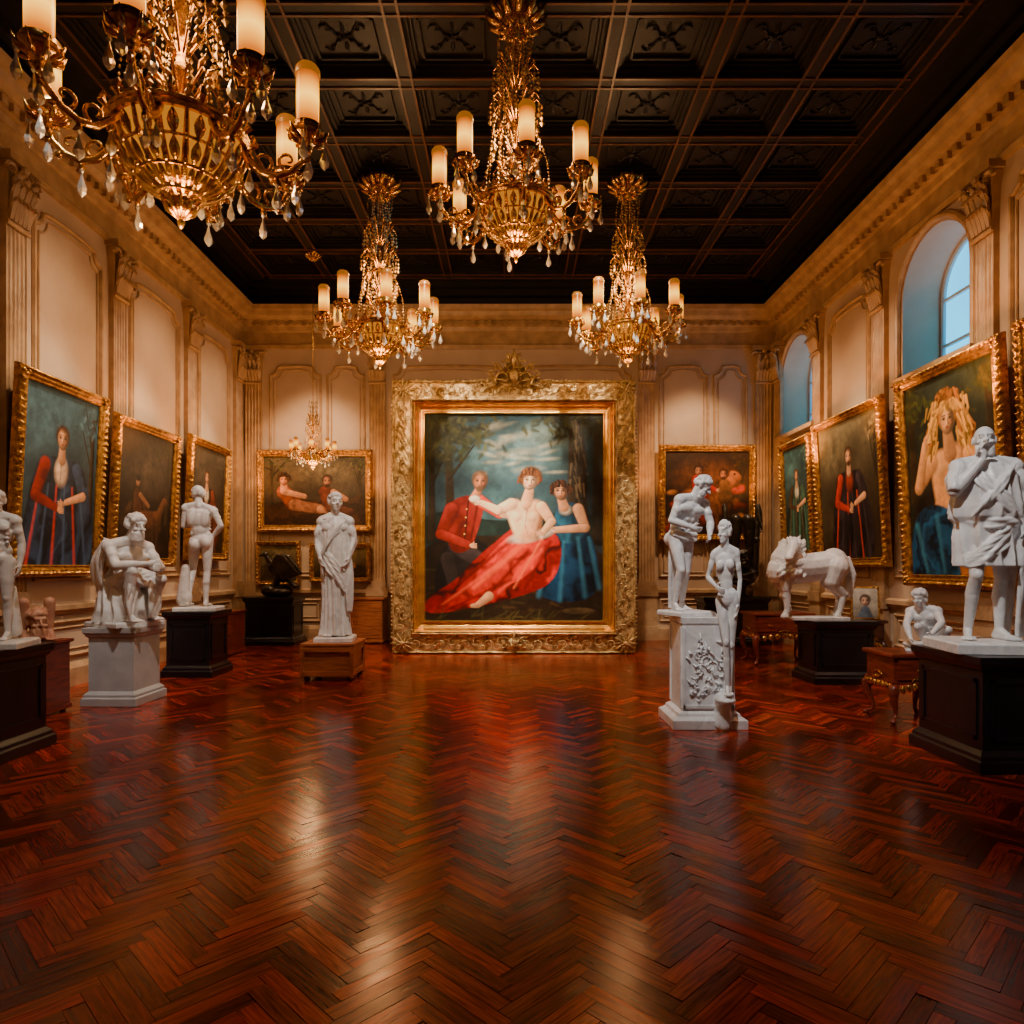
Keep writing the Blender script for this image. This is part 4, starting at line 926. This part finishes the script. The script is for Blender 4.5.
def drapeC(m):
    loft(m,[(0,.04,.0,.27,.28,.09),(0,.02,.12,.25,.28,.1),(0,.02,.25,.22,.26,.09),(0,.07,.42,.18,.17,.05)],13,.05,3,seed=2)
    foldband(m,[(-.2,.0,.80),(-.23,.1,.62),(-.2,.14,.4),(-.1,.1,.2)],(.0,.14,.02),7,.022)
    foldband(m,[(-.19,.04,.79),(-.05,.14,.74),(.1,.16,.62),(.2,.12,.42)],(0,.02,.14),8,.02)
    foldband(m,[(.2,.02,.78),(.22,.12,.6),(.2,.16,.4),(.12,.16,.2)],(.0,.14,.02),7,.022)
    foldband(m,[(.2,.0,.8),(.25,-.04,.68),(.26,-.13,.58)],(.03,.07,.03),5,.028)
    foldband(m,[(-.14,-.32,.51),(0,-.26,.43),(.16,-.32,.43)],(0,.05,.16),7,.02)
    foldband(m,[(.1,-.30,.42),(.12,-.3,.2),(.1,-.3,.03)],(.16,.06,0),8,.017); foldband(m,[(-.1,-.30,.46),(-.12,-.28,.22),(-.1,-.28,.03)],(.14,.06,0),8,.017)
statue('statue','weathered marble crouching bearded man wrapped in drapery',(pC[0],pC[1]+.0,pC[2]),1.17,1.1,bodyC,drapeC,plinth=(.31,.3,.06),vox=.009,
  rock=lambda m:(m.ell((0,.10,.13),(.2,.18,.14))))
statue('statue','white marble nude figure turned to the wall with hand on hip',(pD[0]+.02,pD[1],pD[2]),1.04,pi+.15,
  lambda m: human(m,dict(pel=(-.03,0,.95),hia=(-.11,0,.96),hib=(.06,0,.92),kna=(-.11,-.0,.51),ana=(-.1,.03,.085),knb=(.12,-.12,.52),anb=(.14,.06,.1),
     sha=(-.19,0,1.39),shb=(.18,0,1.43),ela=(-.31,.04,1.16),wra=(-.17,-.04,1.0),elb=(.22,-.02,1.16),wrb=(.1,-.24,1.2),hd=(.03,-.04,1.6),hf=(.5,-1,-.3)),hair='curly',seed=5),
  plinth=(.3,.26,.06),vox=.010,rock=lambda m:(m.cap((.2,.05,0.1),.1,(.18,.02,.55),.06),m.ell((.18,.04,.13),(.1,.11,.13))))
def bodyF(m):
    human(m,dict(hf=(.45,-1,0),ela=(-.2,-.02,1.13),wra=(-.16,-.12,.94),elb=(.21,.0,1.12),wrb=(.17,-.12,.93),sha=(-.165,0,1.4),shb=(.165,0,1.4),kna=(-.06,-.03,.5),ana=(-.07,-.02,.085),anb=(.08,.03,.085)),hair='short',curl=(.8,1),seed=7,B=.92)
def drapeF(m):
    loft(m,[(0,.0,.02,.19,.18,.13),(0,0,.1,.175,.165,.13),(0,0,.35,.16,.15,.11),(0,0,.6,.165,.145,.09),(0,0,.85,.175,.14,.08),(0,0,1.0,.17,.135,.07),(0,0,1.2,.172,.125,.06),(0,0,1.34,.172,.11,.05),(0,0,1.44,.11,.075,.02)],17,.05,1.5,seed=1,sharp=.9)
    foldband(m,[(.15,-.02,1.4),(.06,-.115,1.3),(-.08,-.145,1.12),(-.17,-.1,.95)],(.02,0,.1),7,.013)
    foldband(m,[(-.18,-.04,1.0),(-.05,-.155,.88),(.1,-.155,.7),(.17,-.08,.55)],(.03,0,.2),9,.012)
    foldband(m,[(-.17,.0,1.39),(-.215,-.02,1.25),(-.21,-.02,1.12),(-.17,-.09,.98)],(0.01,.07,.02),6,.027)
    foldband(m,[(.17,.0,1.39),(.22,.0,1.25),(.22,-.02,1.12),(.18,-.09,.97)],(.02,.07,0),6,.027)
    foldband(m,[(.17,-.1,.95),(.185,-.11,.7),(.18,-.1,.3)],(.07,.04,0),5,.015)
statue('statue','tall white marble robed figure with long pleated drapery',pF,1.2,.1,bodyF,drapeF,plinth=(.27,.26,.07),vox=.009)
statue('statue','white marble muscular man bending over toward a companion',(pH[0]-.15,pH[1]+.04,pH[2]),.84,.35,
  lambda m: human(m,dict(pel=(-.04,.06,.93),che=(.01,-.01,1.21),nk=(.07,-.09,1.39),hd=(.13,-.16,1.52),hf=(.65,-.6,-.7),hu=(.3,-.2,1),
    sha=(-.12,-.06,1.37),shb=(.22,-.06,1.33),ela=(-.24,-.06,1.10),wra=(-.06,-.18,1.02),elb=(.26,-.14,1.08),wrb=(.17,-.25,.93),
    hia=(-.12,.06,.9),hib=(.05,.05,.9),kna=(-.12,-.08,.5),ana=(-.13,.05,.085),knb=(.05,.06,.49),anb=(.05,.16,.085)),hair='curly',beard=True,curl=(1,.6),seed=8,B=1.12,LG=.94),
  lambda m:(foldband(m,[(-.18,-.02,.95),(-.05,-.1,.9),(.12,-.08,.92),(.17,.08,.93),(.0,.2,.9),(-.17,.1,.95),(-.18,-.02,.95)],(0,0,.1),6,.018),foldband(m,[(-.04,.12,1.3),(-.04,.15,1.1),(-.06,.17,.6),(-.06,.2,.02)],(.16,.04,0),8,.02)),
  plinth=(.21,.22,.05),mt=MARBC,vox=.0075)
def womanH():
    S=.985; z0=.345; YW=YH-.84*.42
    x=XH+.84*.16
    e=thing('statue','slender white marble nude woman standing before the white pedestal','statue',(x,YW,z0),(0,0,-.25),scale=(.72,.55,1))
    m=MB(); human(m,dict(pel=(.03,0,.97),che=(0,0,1.26),hia=(-.05,0,.93),hib=(.10,0,.95),kna=(.01,-.1,.53),ana=(.03,-.02,.085),knb=(.08,0,.5),anb=(.06,.06,.085),
      sha=(-.15,0,1.4),shb=(.15,0,1.42),ela=(-.23,.02,1.17),wra=(-.12,-.16,1.08),elb=(.2,.04,1.15),wrb=(.17,-.02,.91),hd=(-.01,-.02,1.61),hf=(-.7,-1,-.0)),fem=True,hair='bun',curl=(.6,.4),seed=9,B=.92)
    obj('body',fuse(m,.0072,2,S,0),MARBC,e)
womanH()
def bodyN(m):
    human(m,dict(hf=(-.35,-1,.05),hd=(-.015,-.01,1.62),sha=(-.2,0,1.42),shb=(.2,.0,1.42),ela=(-.29,-.12,1.2),wra=(-.11,-.17,1.44),hda=(.2,-.0,1),na=(.3,-1,0),
      elb=(.27,.04,1.13),wrb=(.23,-.12,.93),pel=(.02,0,.95),hia=(-.08,0,.92),hib=(.11,0,.94),kna=(-.13,-.13,.53),ana=(-.12,.03,.085),knb=(.11,-.01,.5),anb=(.12,.04,.085),ta=(-.4,-1,0),tb=(.3,-1,0)),hair='none',beard=True,curl=(1.0,.9),seed=11,B=1.16,LG=.86)
def drapeN(m):
    loft(m,[(0.01,-.01,.60,.225,.20,.13),(0.01,0,.70,.225,.20,.12),(0,0,.84,.225,.19,.09),(0,0,.95,.215,.185,.07),(0,0,1.0,.255,.215,.08),(0,0,1.08,.26,.22,.08),(0,-.005,1.2,.245,.20,.07),(0,-.005,1.32,.235,.175,.05),(0,0,1.41,.195,.135,.03),(0,0,1.48,.11,.09,.01)],12,.05,2.6,seed=4,sharp=.9)
    foldband(m,[(.12,-.13,1.4),(.03,-.20,1.28),(-.08,-.22,1.12),(-.16,-.18,1.0)],(.10,0,.05),6,.013)
    foldband(m,[(-.16,-.11,1.38),(-.1,-.19,1.26),(.02,-.22,1.14),(.12,-.2,1.02)],(.07,0,.05),5,.012)
    foldband(m,[(-.22,-.04,.97),(-.05,-.2,.93),(.13,-.19,.95),(.23,-.02,.99)],(0,0,.05),3,.015)
    foldband(m,[(.2,-.1,.93),(.05,-.2,.82),(-.1,-.2,.70),(-.2,-.1,.64)],(.02,0,.16),7,.013)
    foldband(m,[(-.2,.0,1.42),(-.27,-.06,1.32),(-.3,-.12,1.2)],(.03,.10,.02),6,.046)
    foldband(m,[(.2,.0,1.42),(.27,.02,1.28),(.28,.04,1.12),(.26,-.03,1.04)],(.02,.10,0),6,.046)
    foldband(m,[(.24,-.1,1.0),(.27,-.08,.7),(.25,-.05,.35),(.24,-.03,.03)],(.12,.1,0),9,.02)
    foldband(m,[(.2,.05,.9),(.2,.1,.5),(.2,.12,.03)],(.14,.06,0),7,.022)
statue('statue','large white marble bald bearded philosopher with hand at chin',(PX(984,5.74),5.72,pN[2]),1.03,-.15,bodyN,drapeN,plinth=(.36,.32,.09),mt=MARBC,vox=.0075)
def horse():
    e=thing('statue','white marble horse with heavy curled mane standing on black pedestal','statue',(PX(808,9.65),9.65,pL[2]+.001),(0,0,-.05))
    m=MB(); m.sq([(.38,.2,0),(.38,.2,.035),(.37,.19,.045)]); obj('plinth',m.mesh(),MARB,e,(.12,0,0))
    m=MB()
    m.cap((-.28,0,.74),.24,(0,0,.74),.21); m.cap((0,0,.74),.21,(.3,0,.78),.21); m.ell((.36,0,.8),(.2,.21,.23)); m.ell((-.36,0,.70),(.22,.2,.25)); m.ell((.36,-.12,.76),(.15,.1,.17)); m.ell((-.3,-.13,.68),(.13,.09,.17))
    m.cap((-.34,0,.86),.19,(-.28,-.02,1.0),.16); m.cap((-.28,-.02,1.0),.16,(-.26,-.1,1.08),.11)
    hd0=V(-.26,-.16,1.09); hd1=V(-.40,-.36,.88)
    m.cap(hd0,.095,hd0*.5+hd1*.5,.08); m.cap(hd0*.5+hd1*.5,.078,hd1,.055); m.ell(hd1,(.062,.057,.052))
    for s in (-1,1):
        p=nz(np.cross(nz(hd1-hd0),V(0,0,1)))*s
        m.cap(hd0+p*.055+V(.02,.02,.06),.024,hd0+p*.07+V(.03,.03,.11),.009); m.ell(hd0*.62+hd1*.38+p*.06+V(0,0,.03),.019); m.ell(hd1+p*.03+V(-.02,-.03,.0),.014)
    r=random.Random(2)
    for i in range(110):
        t=r.random(); zc=1.16*(1-t)+.66*t; R_=.13+.12*t
        an=r.uniform(-pi,pi); cx=-.22*(1-t)-.30*t
        if math.sin(an)<-.7 and t<.5: continue
        q=V(cx+R_*math.cos(an)*.95,R_*math.sin(an)*.95,zc)
        out=V(math.cos(an),math.sin(an),0); tg=V(-math.sin(an),math.cos(an),0)
        m.tube([q+out*(.015+.03*math.sin(k*.9)*.6)+tg*.028*math.cos(k*.9)+V(0,0,-.018*k) for k in range(6)],[.022,.026,.026,.024,.02,.012],6)
    for x in (-.34,-.29,-.24,-.19): m.tube([(x,-.15,1.17),(x-.02,-.21,1.15),(x-.01,-.25,1.09),(x-.03,-.26,1.04)],[.02,.026,.022,.01],6)
    for y,x0,xf in ((-.12,-.34,-.34),(.12,-.3,-.24)):
        m.cap((x0,y,.66),.12,(x0-.01,y,.44),.072); m.cap((x0-.01,y,.44),.062,(xf+.01,y,.13),.042); m.ell((x0-.01,y,.34),(.056,.054,.06)); m.cap((xf,y,.13),.042,(xf-.03,y,.045),.048); m.lathe([(.06,.03),(.05,.085)],(xf-.03,y,0),10)
    for y,xk,xh,xf in ((-.12,.3,.45,.39),(.12,.34,.49,.45)):
        m.cap((.36,y,.74),.17,(xk,y,.55),.12); m.cap((xk,y,.55),.105,(xh,y,.36),.056); m.ell((xh+.01,y,.36),(.058,.05,.06)); m.cap((xh,y,.36),.05,(xf+.01,y,.12),.039); m.cap((xf,y,.12),.042,(xf-.03,y,.045),.047); m.lathe([(.058,.03),(.048,.085)],(xf-.03,y,0),10)
    for i in range(8): m.cap((.54,(i-3.5)*.02,.88),.03,(.61,(i-3.5)*.028,.64),.03); m.cap((.61,(i-3.5)*.028,.64),.03,(.58,(i-3.5)*.02,.33),.015)
    obj('body',fuse(m,.009,2,.98,0.005),MARB,e)
horse()
def child(m):
    human(m,dict(pel=(.1,.12,.24),che=(.0,.0,.44),nk=(-.06,-.08,.58),hd=(-.1,-.17,.70),hf=(-.4,-.9,-.15),hia=(.0,.1,.2),hib=(.18,.08,.2),kna=(-.12,-.26,.32),ana=(-.02,-.12,.085),knb=(.24,-.22,.28),anb=(.16,-.08,.085),
      sha=(-.19,-.03,.52),shb=(.12,-.1,.54),ela=(-.26,-.22,.34),wra=(-.22,-.36,.16),elb=(.16,-.28,.38),wrb=(.04,-.38,.24)),fem=False,hair='wild',curl=(.6,.8),seed=13,B=1.15)
    m.ell((0,-.02,.05),(.3,.3,.06))
statue('statue','small white marble crouching curly haired child on carved console',(PX(926,7.2),7.2,.72),.74,-.45,child,None,plinth=(.2,.2,.03),mt=MARBC,vox=.0075)
def eagle():
    e=thing('statue','dark bronze eagle with raised wings on rocky base','statue',(PX(277,14.25),14.25,.981),(0,0,0))
    m=MB(); m.ell((0,0,.1),(.34,.22,.12)); m.ell((-.15,-.05,.14),(.17,.15,.12)); m.ell((.15,.05,.12),(.18,.15,.12)); obj('rock_base',fuse(m,.02,3,1.,0),BRONZE,e)
    m=MB(); m.cap((.12,0,.42),.13,(-.08,-.03,.62),.12); m.cap((-.1,-.03,.68),.085,(-.2,-.05,.84),.06); m.ell((-.23,-.06,.88),(.075,.06,.06)); m.cap((-.28,-.07,.88),.03,(-.35,-.08,.83),.012)
    for s in (-1,1):
        m.cap((.02,s*.08,.4),.06,(-.04,s*.1,.2),.03)
        for k in range(3): m.cap((-.04,s*.1,.2),.022,(-.11,s*.1+(k-1)*.05,.17),.012)
        # folded, half-raised wing: shoulder, wrist and overlapping flight feathers
        m.cap((-.05,s*.12,.66),.06,(.08,s*.17,.86),.045); m.cap((.08,s*.17,.86),.045,(.2,s*.16,.84),.03)
        for k in range(12):
            t=k/11; a=V(-.04+.22*t,s*(.14+.03*t),.70+.14*t); b=V(.16+.32*t,s*.15,.34+.14*t); m.cap(a,.042,a*.4+b*.6,.036); m.cap(a*.4+b*.6,.036,b,.012)
        m.ell((.1,s*.13,.6),(.16,.04,.2))
    for k in range(5): m.cap((.14,0,.4),.06,(.42,(k-2)*.05,.22),.03)
    obj('body',fuse(m,.012,2),BRONZE,e)
eagle()
def pick(m,cond):
    m2=MB(); st=0; fi=0
    for v in m.v:
        fl=[]
        while fi<len(m.f) and max(m.f[fi])<st+len(v): fl.append(tuple(i-st for i in m.f[fi])); fi+=1
        st+=len(v)
        if cond(v): m2.add(v,fl)
    return m2
def bust(label,loc,S,rz,mt,beard=False,seed=1,name='bust'):
    e=thing(name,label,'bust',loc,(0,0,rz))
    m=MB(); m.lathe([(.12,0),(.12,.03),(.07,.05),(.05,.1),(.07,.15),(.08,.2)],(0,0,0),20); obj('socle',m.mesh(smooth=True,angle=.6,scale=S),mt,e)
    m=MB(); human(m,dict(pel=(0,0,-.3),che=(0,0,.0),nk=(0,.0,.2),hd=(0,-.02,.36),hf=(.3,-1,0),sha=(-.18,0,.14),shb=(.18,0,.14)),hair='curly',beard=beard,seed=seed)
    m2=pick(m,lambda v:v[:,2].mean()>.07 and v[:,2].min()>-.08)
    m2.ell((0,0,.08),(.2,.11,.11)); foldband(m2,[(-.2,0,.14),(-.1,-.12,.06),(.1,-.13,.08),(.2,0,.14)],(0,0,.12),6,.022)
    obj('body',fuse(m2,.012,2,S),mt,e,(0,0,.18*S))
bust('dark bronze bust on black pedestal',(PX(742,14.2),14.2,.981),1.45,.0,BRONZE,True,4)
def headB():
    e=thing('head_sculpture','terracotta carved head resting on mahogany cabinet','sculpture',(PX(37,7.35),7.35,.803),(0,0,.8),scale=1.2)
    m=MB(); human(m,dict(pel=(0,0,-9),che=(0,0,-9),nk=(0,0.02,.06),hd=(0,-.01,.16),hf=(.1,-1,0),sha=(0,0,-8.9),shb=(.1,0,-8.9)),hair='curly',beard=True,seed=21)
    m2=pick(m,lambda v:v[:,2].min()>-.1 and abs(v[:,0]).max()<.15 and v[:,2].max()<.4)
    m2.ell((0,.0,.03),(.1,.1,.035)); obj('body',fuse(m2,.007,2,1.,0),TERRA,e)
headB()
painting('small framed picture standing on side table beside horse statue',.40,.5,(5.36,10.36,.803),-.3,-.12,lambda P:(P.bg((190,180,160),(110,100,84),.6,3),P.face(.5,.42,.2,(214,170,136),(70,50,36)),P.cap(.5,.75,.16,.5,1.,.3,(80,90,100),tex=.5)),.05,70,dep=.03)
# ---------------------------------------------------------------- chandeliers
def drop_into(m,x,y,z,s=1.):
    m.tube([(x,y,z),(x,y,z-.03*s)],.003,4)
    m.lathe([(.004*s,0),(.012*s,-.012*s),(.004*s,-.024*s)],(x,y,z-.02*s),6)
    m.lathe([(.003*s,0),(.010*s,-.03*s),(.024*s,-.075*s),(.02*s,-.095*s),(.002*s,-.115*s)],(x,y,z-.045*s),6)
def chand_meshes():
    D={}
    prof=[(.03,.18),(.12,.22),(.24,.29),(.34,.39),(.41,.51),(.44,.62)]
    m=MB(); m.lathe([(r*.955,z) for r,z in prof]+[(.40,.63)],n=40); D['glass']=m.mesh(smooth=True)
    m=MB(); nr=16
    def pr(z): return float(np.interp(z,[p[1] for p in prof],[p[0] for p in prof]))
    for k in range(nr):
        a=2*pi*k/nr; m.tube([(r*math.cos(a),r*math.sin(a),z) for r,z in prof],[.010,.018,.022,.022,.018,.014],6)
        a2=a+pi/nr
        for z0,z1,wd in ((.235,.33,.022),(.33,.45,.034),(.46,.60,.038)):
            zs=np.linspace(z0,z1,5); m.tube([((pr(z)+.004)*math.cos(a2),(pr(z)+.004)*math.sin(a2),z) for z in zs],[wd*.2,wd*.8,wd,wd*.7,wd*.15],6,flat=.7)
        for z in (.34,.46): m.ell(((pr(z)+.015)*math.cos(a),(pr(z)+.015)*math.sin(a),z),(.022,.022,.024),None,4,6)
        ca,sa=math.cos(a2),math.sin(a2)
        m.tube([(.45*ca,.45*sa,.66),(.5*ca,.5*sa,.70),(.48*ca,.48*sa,.76),(.44*ca,.44*sa,.74)],[.012,.028,.018,.006],5)
    for r,z,t in ((.45,.63,.028),(.46,.67,.018),(.385,.46,.012),(.28,.325,.014),(.15,.235,.02)):
        m.tube([(r*math.cos(2*pi*k/40),r*math.sin(2*pi*k/40),z) for k in range(41)],t,6)
    m.lathe([(.44,.66),(.38,.7),(.2,.72),(.09,.78),(.05,.9)],n=30)
    D['bowl']=m.mesh(smooth=True,angle=.9)
    m=MB(); m.lathe([(.004,0),(.02,.02),(.028,.05),(.012,.075),(.03,.09),(.07,.12),(.085,.15),(.06,.18),(.11,.2),(.13,.23)],n=20)
    for k in range(10):
        a=2*pi*k/10; m.tube([(.03*math.cos(a),.03*math.sin(a),.08),(.09*math.cos(a),.09*math.sin(a),.13),(.13*math.cos(a),.13*math.sin(a),.2)],[.008,.018,.006],5)
    D['finial']=m.mesh(smooth=True)
    m=MB()
    bz=[(.40,.63),(.47,.53),(.56,.45),(.66,.43),(.76,.47),(.84,.55),(.88,.64),(.88,.72)]
    m.tube([(x,0,z) for x,z in bz],[.030,.028,.026,.024,.024,.022,.02,.022],8)
    m.tube([(.56+.08*(1-k/14)*math.cos(k*.5-1.2),0,.53+.08*(1-k/14)*math.sin(k*.5-1.2)) for k in range(13)],[.016*(1-k/20) for k in range(13)],6)
    m.tube([(.74+.075*(1-k/14)*math.cos(pi-k*.5+1.2),0,.55+.07*(1-k/14)*math.sin(pi-k*.5+1.2)) for k in range(13)],[.015*(1-k/20) for k in range(13)],6)
    for x,z,a in ((.5,.5,2.2),(.66,.43,-1.6),(.84,.55,.2),(.78,.49,-.8),(.47,.53,-1.8)):
        m.tube([(x,0,z),(x+.04*math.cos(a),.0,z+.04*math.sin(a)),(x+.08*math.cos(a+.5),0,z+.08*math.sin(a+.5))],[.01,.024,.005],6)
    D['arm']=m.mesh(smooth=True)
    m=MB(); m.lathe([(.02,.74),(.04,.77),(.02,.80),(.05,.82),(.115,.845),(.135,.88),(.128,.885),(.09,.872),(.095,.90),(.104,.935),(.09,.935)],(.88,0,0),20)
    for k in range(8):
        a=2*pi*k/8; m.tube([(.88+.06*math.cos(a),.06*math.sin(a),.81),(.88+.12*math.cos(a),.12*math.sin(a),.84),(.88+.15*math.cos(a),.15*math.sin(a),.905)],[.008,.022,.004],5)
    D['cup']=m.mesh(smooth=True)
    m=MB(); m.lathe([(.076,.92),(.082,.94),(.083,1.1),(.083,1.3),(.080,1.33)],(.88,0,0),20); D['shade']=m.mesh(smooth=True,angle=.8)
    m=MB(); m.lathe([(.088,1.30),(.092,1.32),(.088,1.35),(.07,1.375),(.04,1.388),(.0,1.392)],(.88,0,0),20); D['cap']=m.mesh(smooth=True,angle=.8)
    m=MB(); drop_into(m,0,0,0,1.45); D['drop']=m.mesh()
    for k,mt in (('glass',BOWLG),('bowl',BRASS),('finial',BRASS),('arm',BRASS),('cup',BRASS),('shade',SHADE),('cap',SHCAP),('drop',CRYS)): D[k].materials.append(mt)
    return D
CD=chand_meshes()
def cascade(T):
    m=MB(); g=MB()
    top=T-.12; H=min(top,2.9)
    def bead(p,s): 
        x,y,z=p; m.add([(x+s,y,z),(x,y+s,z),(x-s,y,z),(x,y-s,z),(x,y,z+s*1.4),(x,y,z-s*1.4)],[(0,1,4),(1,2,4),(2,3,4),(3,0,4),(1,0,5),(2,1,5),(3,2,5),(0,3,5)])
    for k in range(16):
        a=2*pi*k/16
        for i in range(46):
            t=i/45; z=.72+(H-.72)*t
            R=.26*(1-t)**2.2+.13+.07*math.sin(pi*t*2.6+(k%3)*.9)*(1 if k%2 else -.7)
            bead((R*math.cos(a+.4*t),R*math.sin(a+.4*t),z),.012 if i%4 else .021)
    for tier,(z,R,n) in enumerate(((1.0,.26,12),(1.4,.28,10),(1.8,.3,12),(2.2,.26,10))):
        if z>H-.1: continue
        for k in range(n):
            a=2*pi*k/n+tier; ca,sa=math.cos(a),math.sin(a)
            for q in range(4): bead((R*ca,R*sa,z-.06*q),.016+.005*q)
            g.tube([(0.04*ca,.04*sa,z-.16),(R*.5*ca,R*.5*sa,z+.02),(R*.8*ca,R*.8*sa,z+.1),(R*ca,R*sa,z+.02)],[.009,.012,.012,.005],5)
            g.tube([(R*.6*ca,R*.6*sa,z+.05),(R*.75*ca,R*.75*sa,z+.14),(R*.95*ca,R*.95*sa,z+.17)],[.006,.022,.005],5)
    g.lathe([(.05,.85),(.03,1.0),(.07,1.1),(.03,1.2),(.025,1.5),(.06,1.6),(.03,1.7),(.02,2.0),(.05,2.08),(.02,2.15),(.015,H)] if H>2.2 else [(.05,.85),(.03,1.0),(.07,1.1),(.03,1.2),(.025,1.5),(.06,1.6),(.03,1.7),(.015,H)],n=12)
    if top>H: g.tube([(0,0,H),(0,0,T)],.015,6)
    c=MB(); c.lathe([(.02,T-.34),(.05,T-.3),(.06,T-.24),(.12,T-.16),(.2,T-.1),(.26,T-.05),(.28,T)],n=24)
    for k in range(12):
        a=2*pi*k/12; ca,sa=math.cos(a),math.sin(a)
        c.tube([(.1*ca,.1*sa,T-.12),(.22*ca,.22*sa,T-.16),(.32*ca,.32*sa,T-.1),(.36*ca,.36*sa,T-.02)],[.02,.045,.04,.012],6)
        c.tube([(.08*ca,.08*sa,T-.2),(.15*ca,.15*sa,T-.27),(.2*ca,.2*sa,T-.24)],[.015,.03,.01],6)
    return m.mesh(),g.mesh(smooth=True),c.mesh(smooth=True)
def chandelier(label,x,y,z,zt,sc=1.,rot=.2,E=120,lo_=.4):
    e=thing('chandelier',label,'chandelier',(x,y,z),(0,0,rot),'gilt candle chandeliers',sc)
    T=(zt-z)/sc
    b=obj('bowl',CD['bowl'],None,e); obj('glass_bowl',CD['glass'],None,b,label='amber glass lining'); obj('finial',CD['finial'],None,e)
    bm,gm,cm=cascade(T)
    obj('stem',gm,BRASS,e); obj('canopy',cm,BRASS,e); o=obj('crystal_bead_strands',bm,BEAD,e,label='amber crystal bead strands'); o['kind']='stuff'
    for k in range(8):
        a=2*pi*k/8
        arm=obj('arm',CD['arm'],None,e,rot=(0,0,a))
        for nm,key,lb in (('candle_cup','cup',None),('candle_shade','shade','glowing amber glass cylinder'),('shade_cap','cap',None)): obj(nm,CD[key],None,arm,(0,0,-.12),label=lb)
        for (dx,dy,dz) in ((.88,0,.64),(1.0,.0,.73),(.87,.12,.73),(.87,-.12,.73),(.66,0,.41),(.47,0,.53)):
            obj('crystal_drop',CD['drop'],None,arm,(dx,dy,dz),label='clear teardrop crystal')
    for nm,zz,r_,en in (('chandelier_added_light',1.4,.3,E*(1-lo_)),('chandelier_added_light',-.15,.2,E*lo_)):  # points stand in for candle glow; the lower is added unseen under the finial
        ld=bpy.data.lights.new(nm,'POINT'); ld.energy=en*sc*sc; ld.color=(1,.58,.25); ld.shadow_soft_size=r_
        lo=bpy.data.objects.new(nm,ld); COL.objects.link(lo); lo.parent=e; lo.location=(0,0,zz)
    return e
chandelier('large gilt chandelier with glowing candle cylinders hanging lowest',PX(181,4.7),4.7,PZ(229,4.7),7.71,.96,.14,120,.4)
chandelier('gilt chandelier with crystal cascade hanging along the room axis',PX(516,7.5),7.5,PZ(263,7.5),7.71,.95,.12,170,.4)
chandelier('gilt chandelier with amber crystals near the far gallery wall',PX(380,10.8),10.8,PZ(369,10.8),7.71,.97,.3,180,.35)
chandelier('gilt chandelier with amber crystals before the far panelled wall',PX(628,10.8),10.8,PZ(367,10.8),7.71,.92,.05,150,.18)
chandelier('small distant crystal chandelier hanging low on a long rod',PX(313,13.3),13.3,PZ(470,13.3),7.71,.46,.2,420,.6)
# ---------------------------------------------------------------- lights
def spot(loc,tgt,E,col=(1,.7,.42),ang=60,blend=.8,r=.12):
    l=bpy.data.lights.new('spotlight','SPOT'); l.energy=E; l.color=col; l.spot_size=math.radians(ang); l.spot_blend=blend; l.shadow_soft_size=r
    o=bpy.data.objects.new('spotlight',l); COL.objects.link(o); o.location=loc
    o.rotation_euler=(Vector(tgt)-Vector(loc)).to_track_quat('-Z','Y').to_euler()
W=(1,.66,.38); W2=(1,.42,.11); N=(1,.93,.86); P_=(1,.76,.50)
for y in (8.7,10.8,13.0): spot((-3.6,y,7.4),(XL,y,2.6),1300,P_,34)
for y in (8.7,11.3,13.4): spot((3.4,y,7.4),(XR,y,2.6),1300,P_,34)
for y in (8.8,11.4,13.6): spot((-3.3,y,6.0),(XL,y,4.4),300,W,68,1.,.2)
for y in (8.2,11.0,12.9): spot((3.3,y,6.0),(XR,y,4.3),280,W,64,1.,.2)
for y in (10.05,12.0): spot((-5.1,y,3.3),(XL,y,4.4),85,W2,125,1.,.1)
for y in (7.9,10.2,12.5): spot((5.0,y,3.6),(XR,y,4.5),110,W2,125,1.,.1)
for x in (-4.3,4.0): spot((x,12.0,7.2),(x,15,3.4),1300,W,46)
for x in (-5.2,-2.75,2.75,5.0): spot((x,14.1,3.0),(x,15,4.7),80,W2,125,1.,.1)
for x in (-1.1,1.1): spot((x,8.2,7.3),(x,12.4,2.6),2100,(1,.82,.60),46)
spot((0,11.0,7.3),(0,11.4,0),500,(1,.42,.2),60)
for x in (-4.2,4.2): spot((x,8.0,7.3),(x*.9,8.6,0),330,(1,.42,.2),60)
spot((.6,2.6,7.0),(PX(985,5.74),5.72,1.9),1350,N,28)
spot((.2,3.4,7.2),(XH,YH,1.5),1550,N,22)
spot((-1.2,6.2,7.2),(pF[0],pF[1],1.6),1050,N,22)
spot((-2.2,5.2,7.2),(pC[0],pC[1],1.5),1050,N,24)
spot((-2.4,7.2,7.2),(pD[0],pD[1],1.9),1000,N,22)
spot((2.2,6.8,7.2),(4.4,9.8,1.4),1150,N,24)
spot((-2.4,3.2,7.2),(-4.3,5.8,1.6),600,N,24)
w=bpy.data.worlds.new('world'); SC.world=w; w.use_nodes=True
w.node_tree.nodes['Background'].inputs[0].default_value=(.05,.12,.2,1); w.node_tree.nodes['Background'].inputs[1].default_value=.3
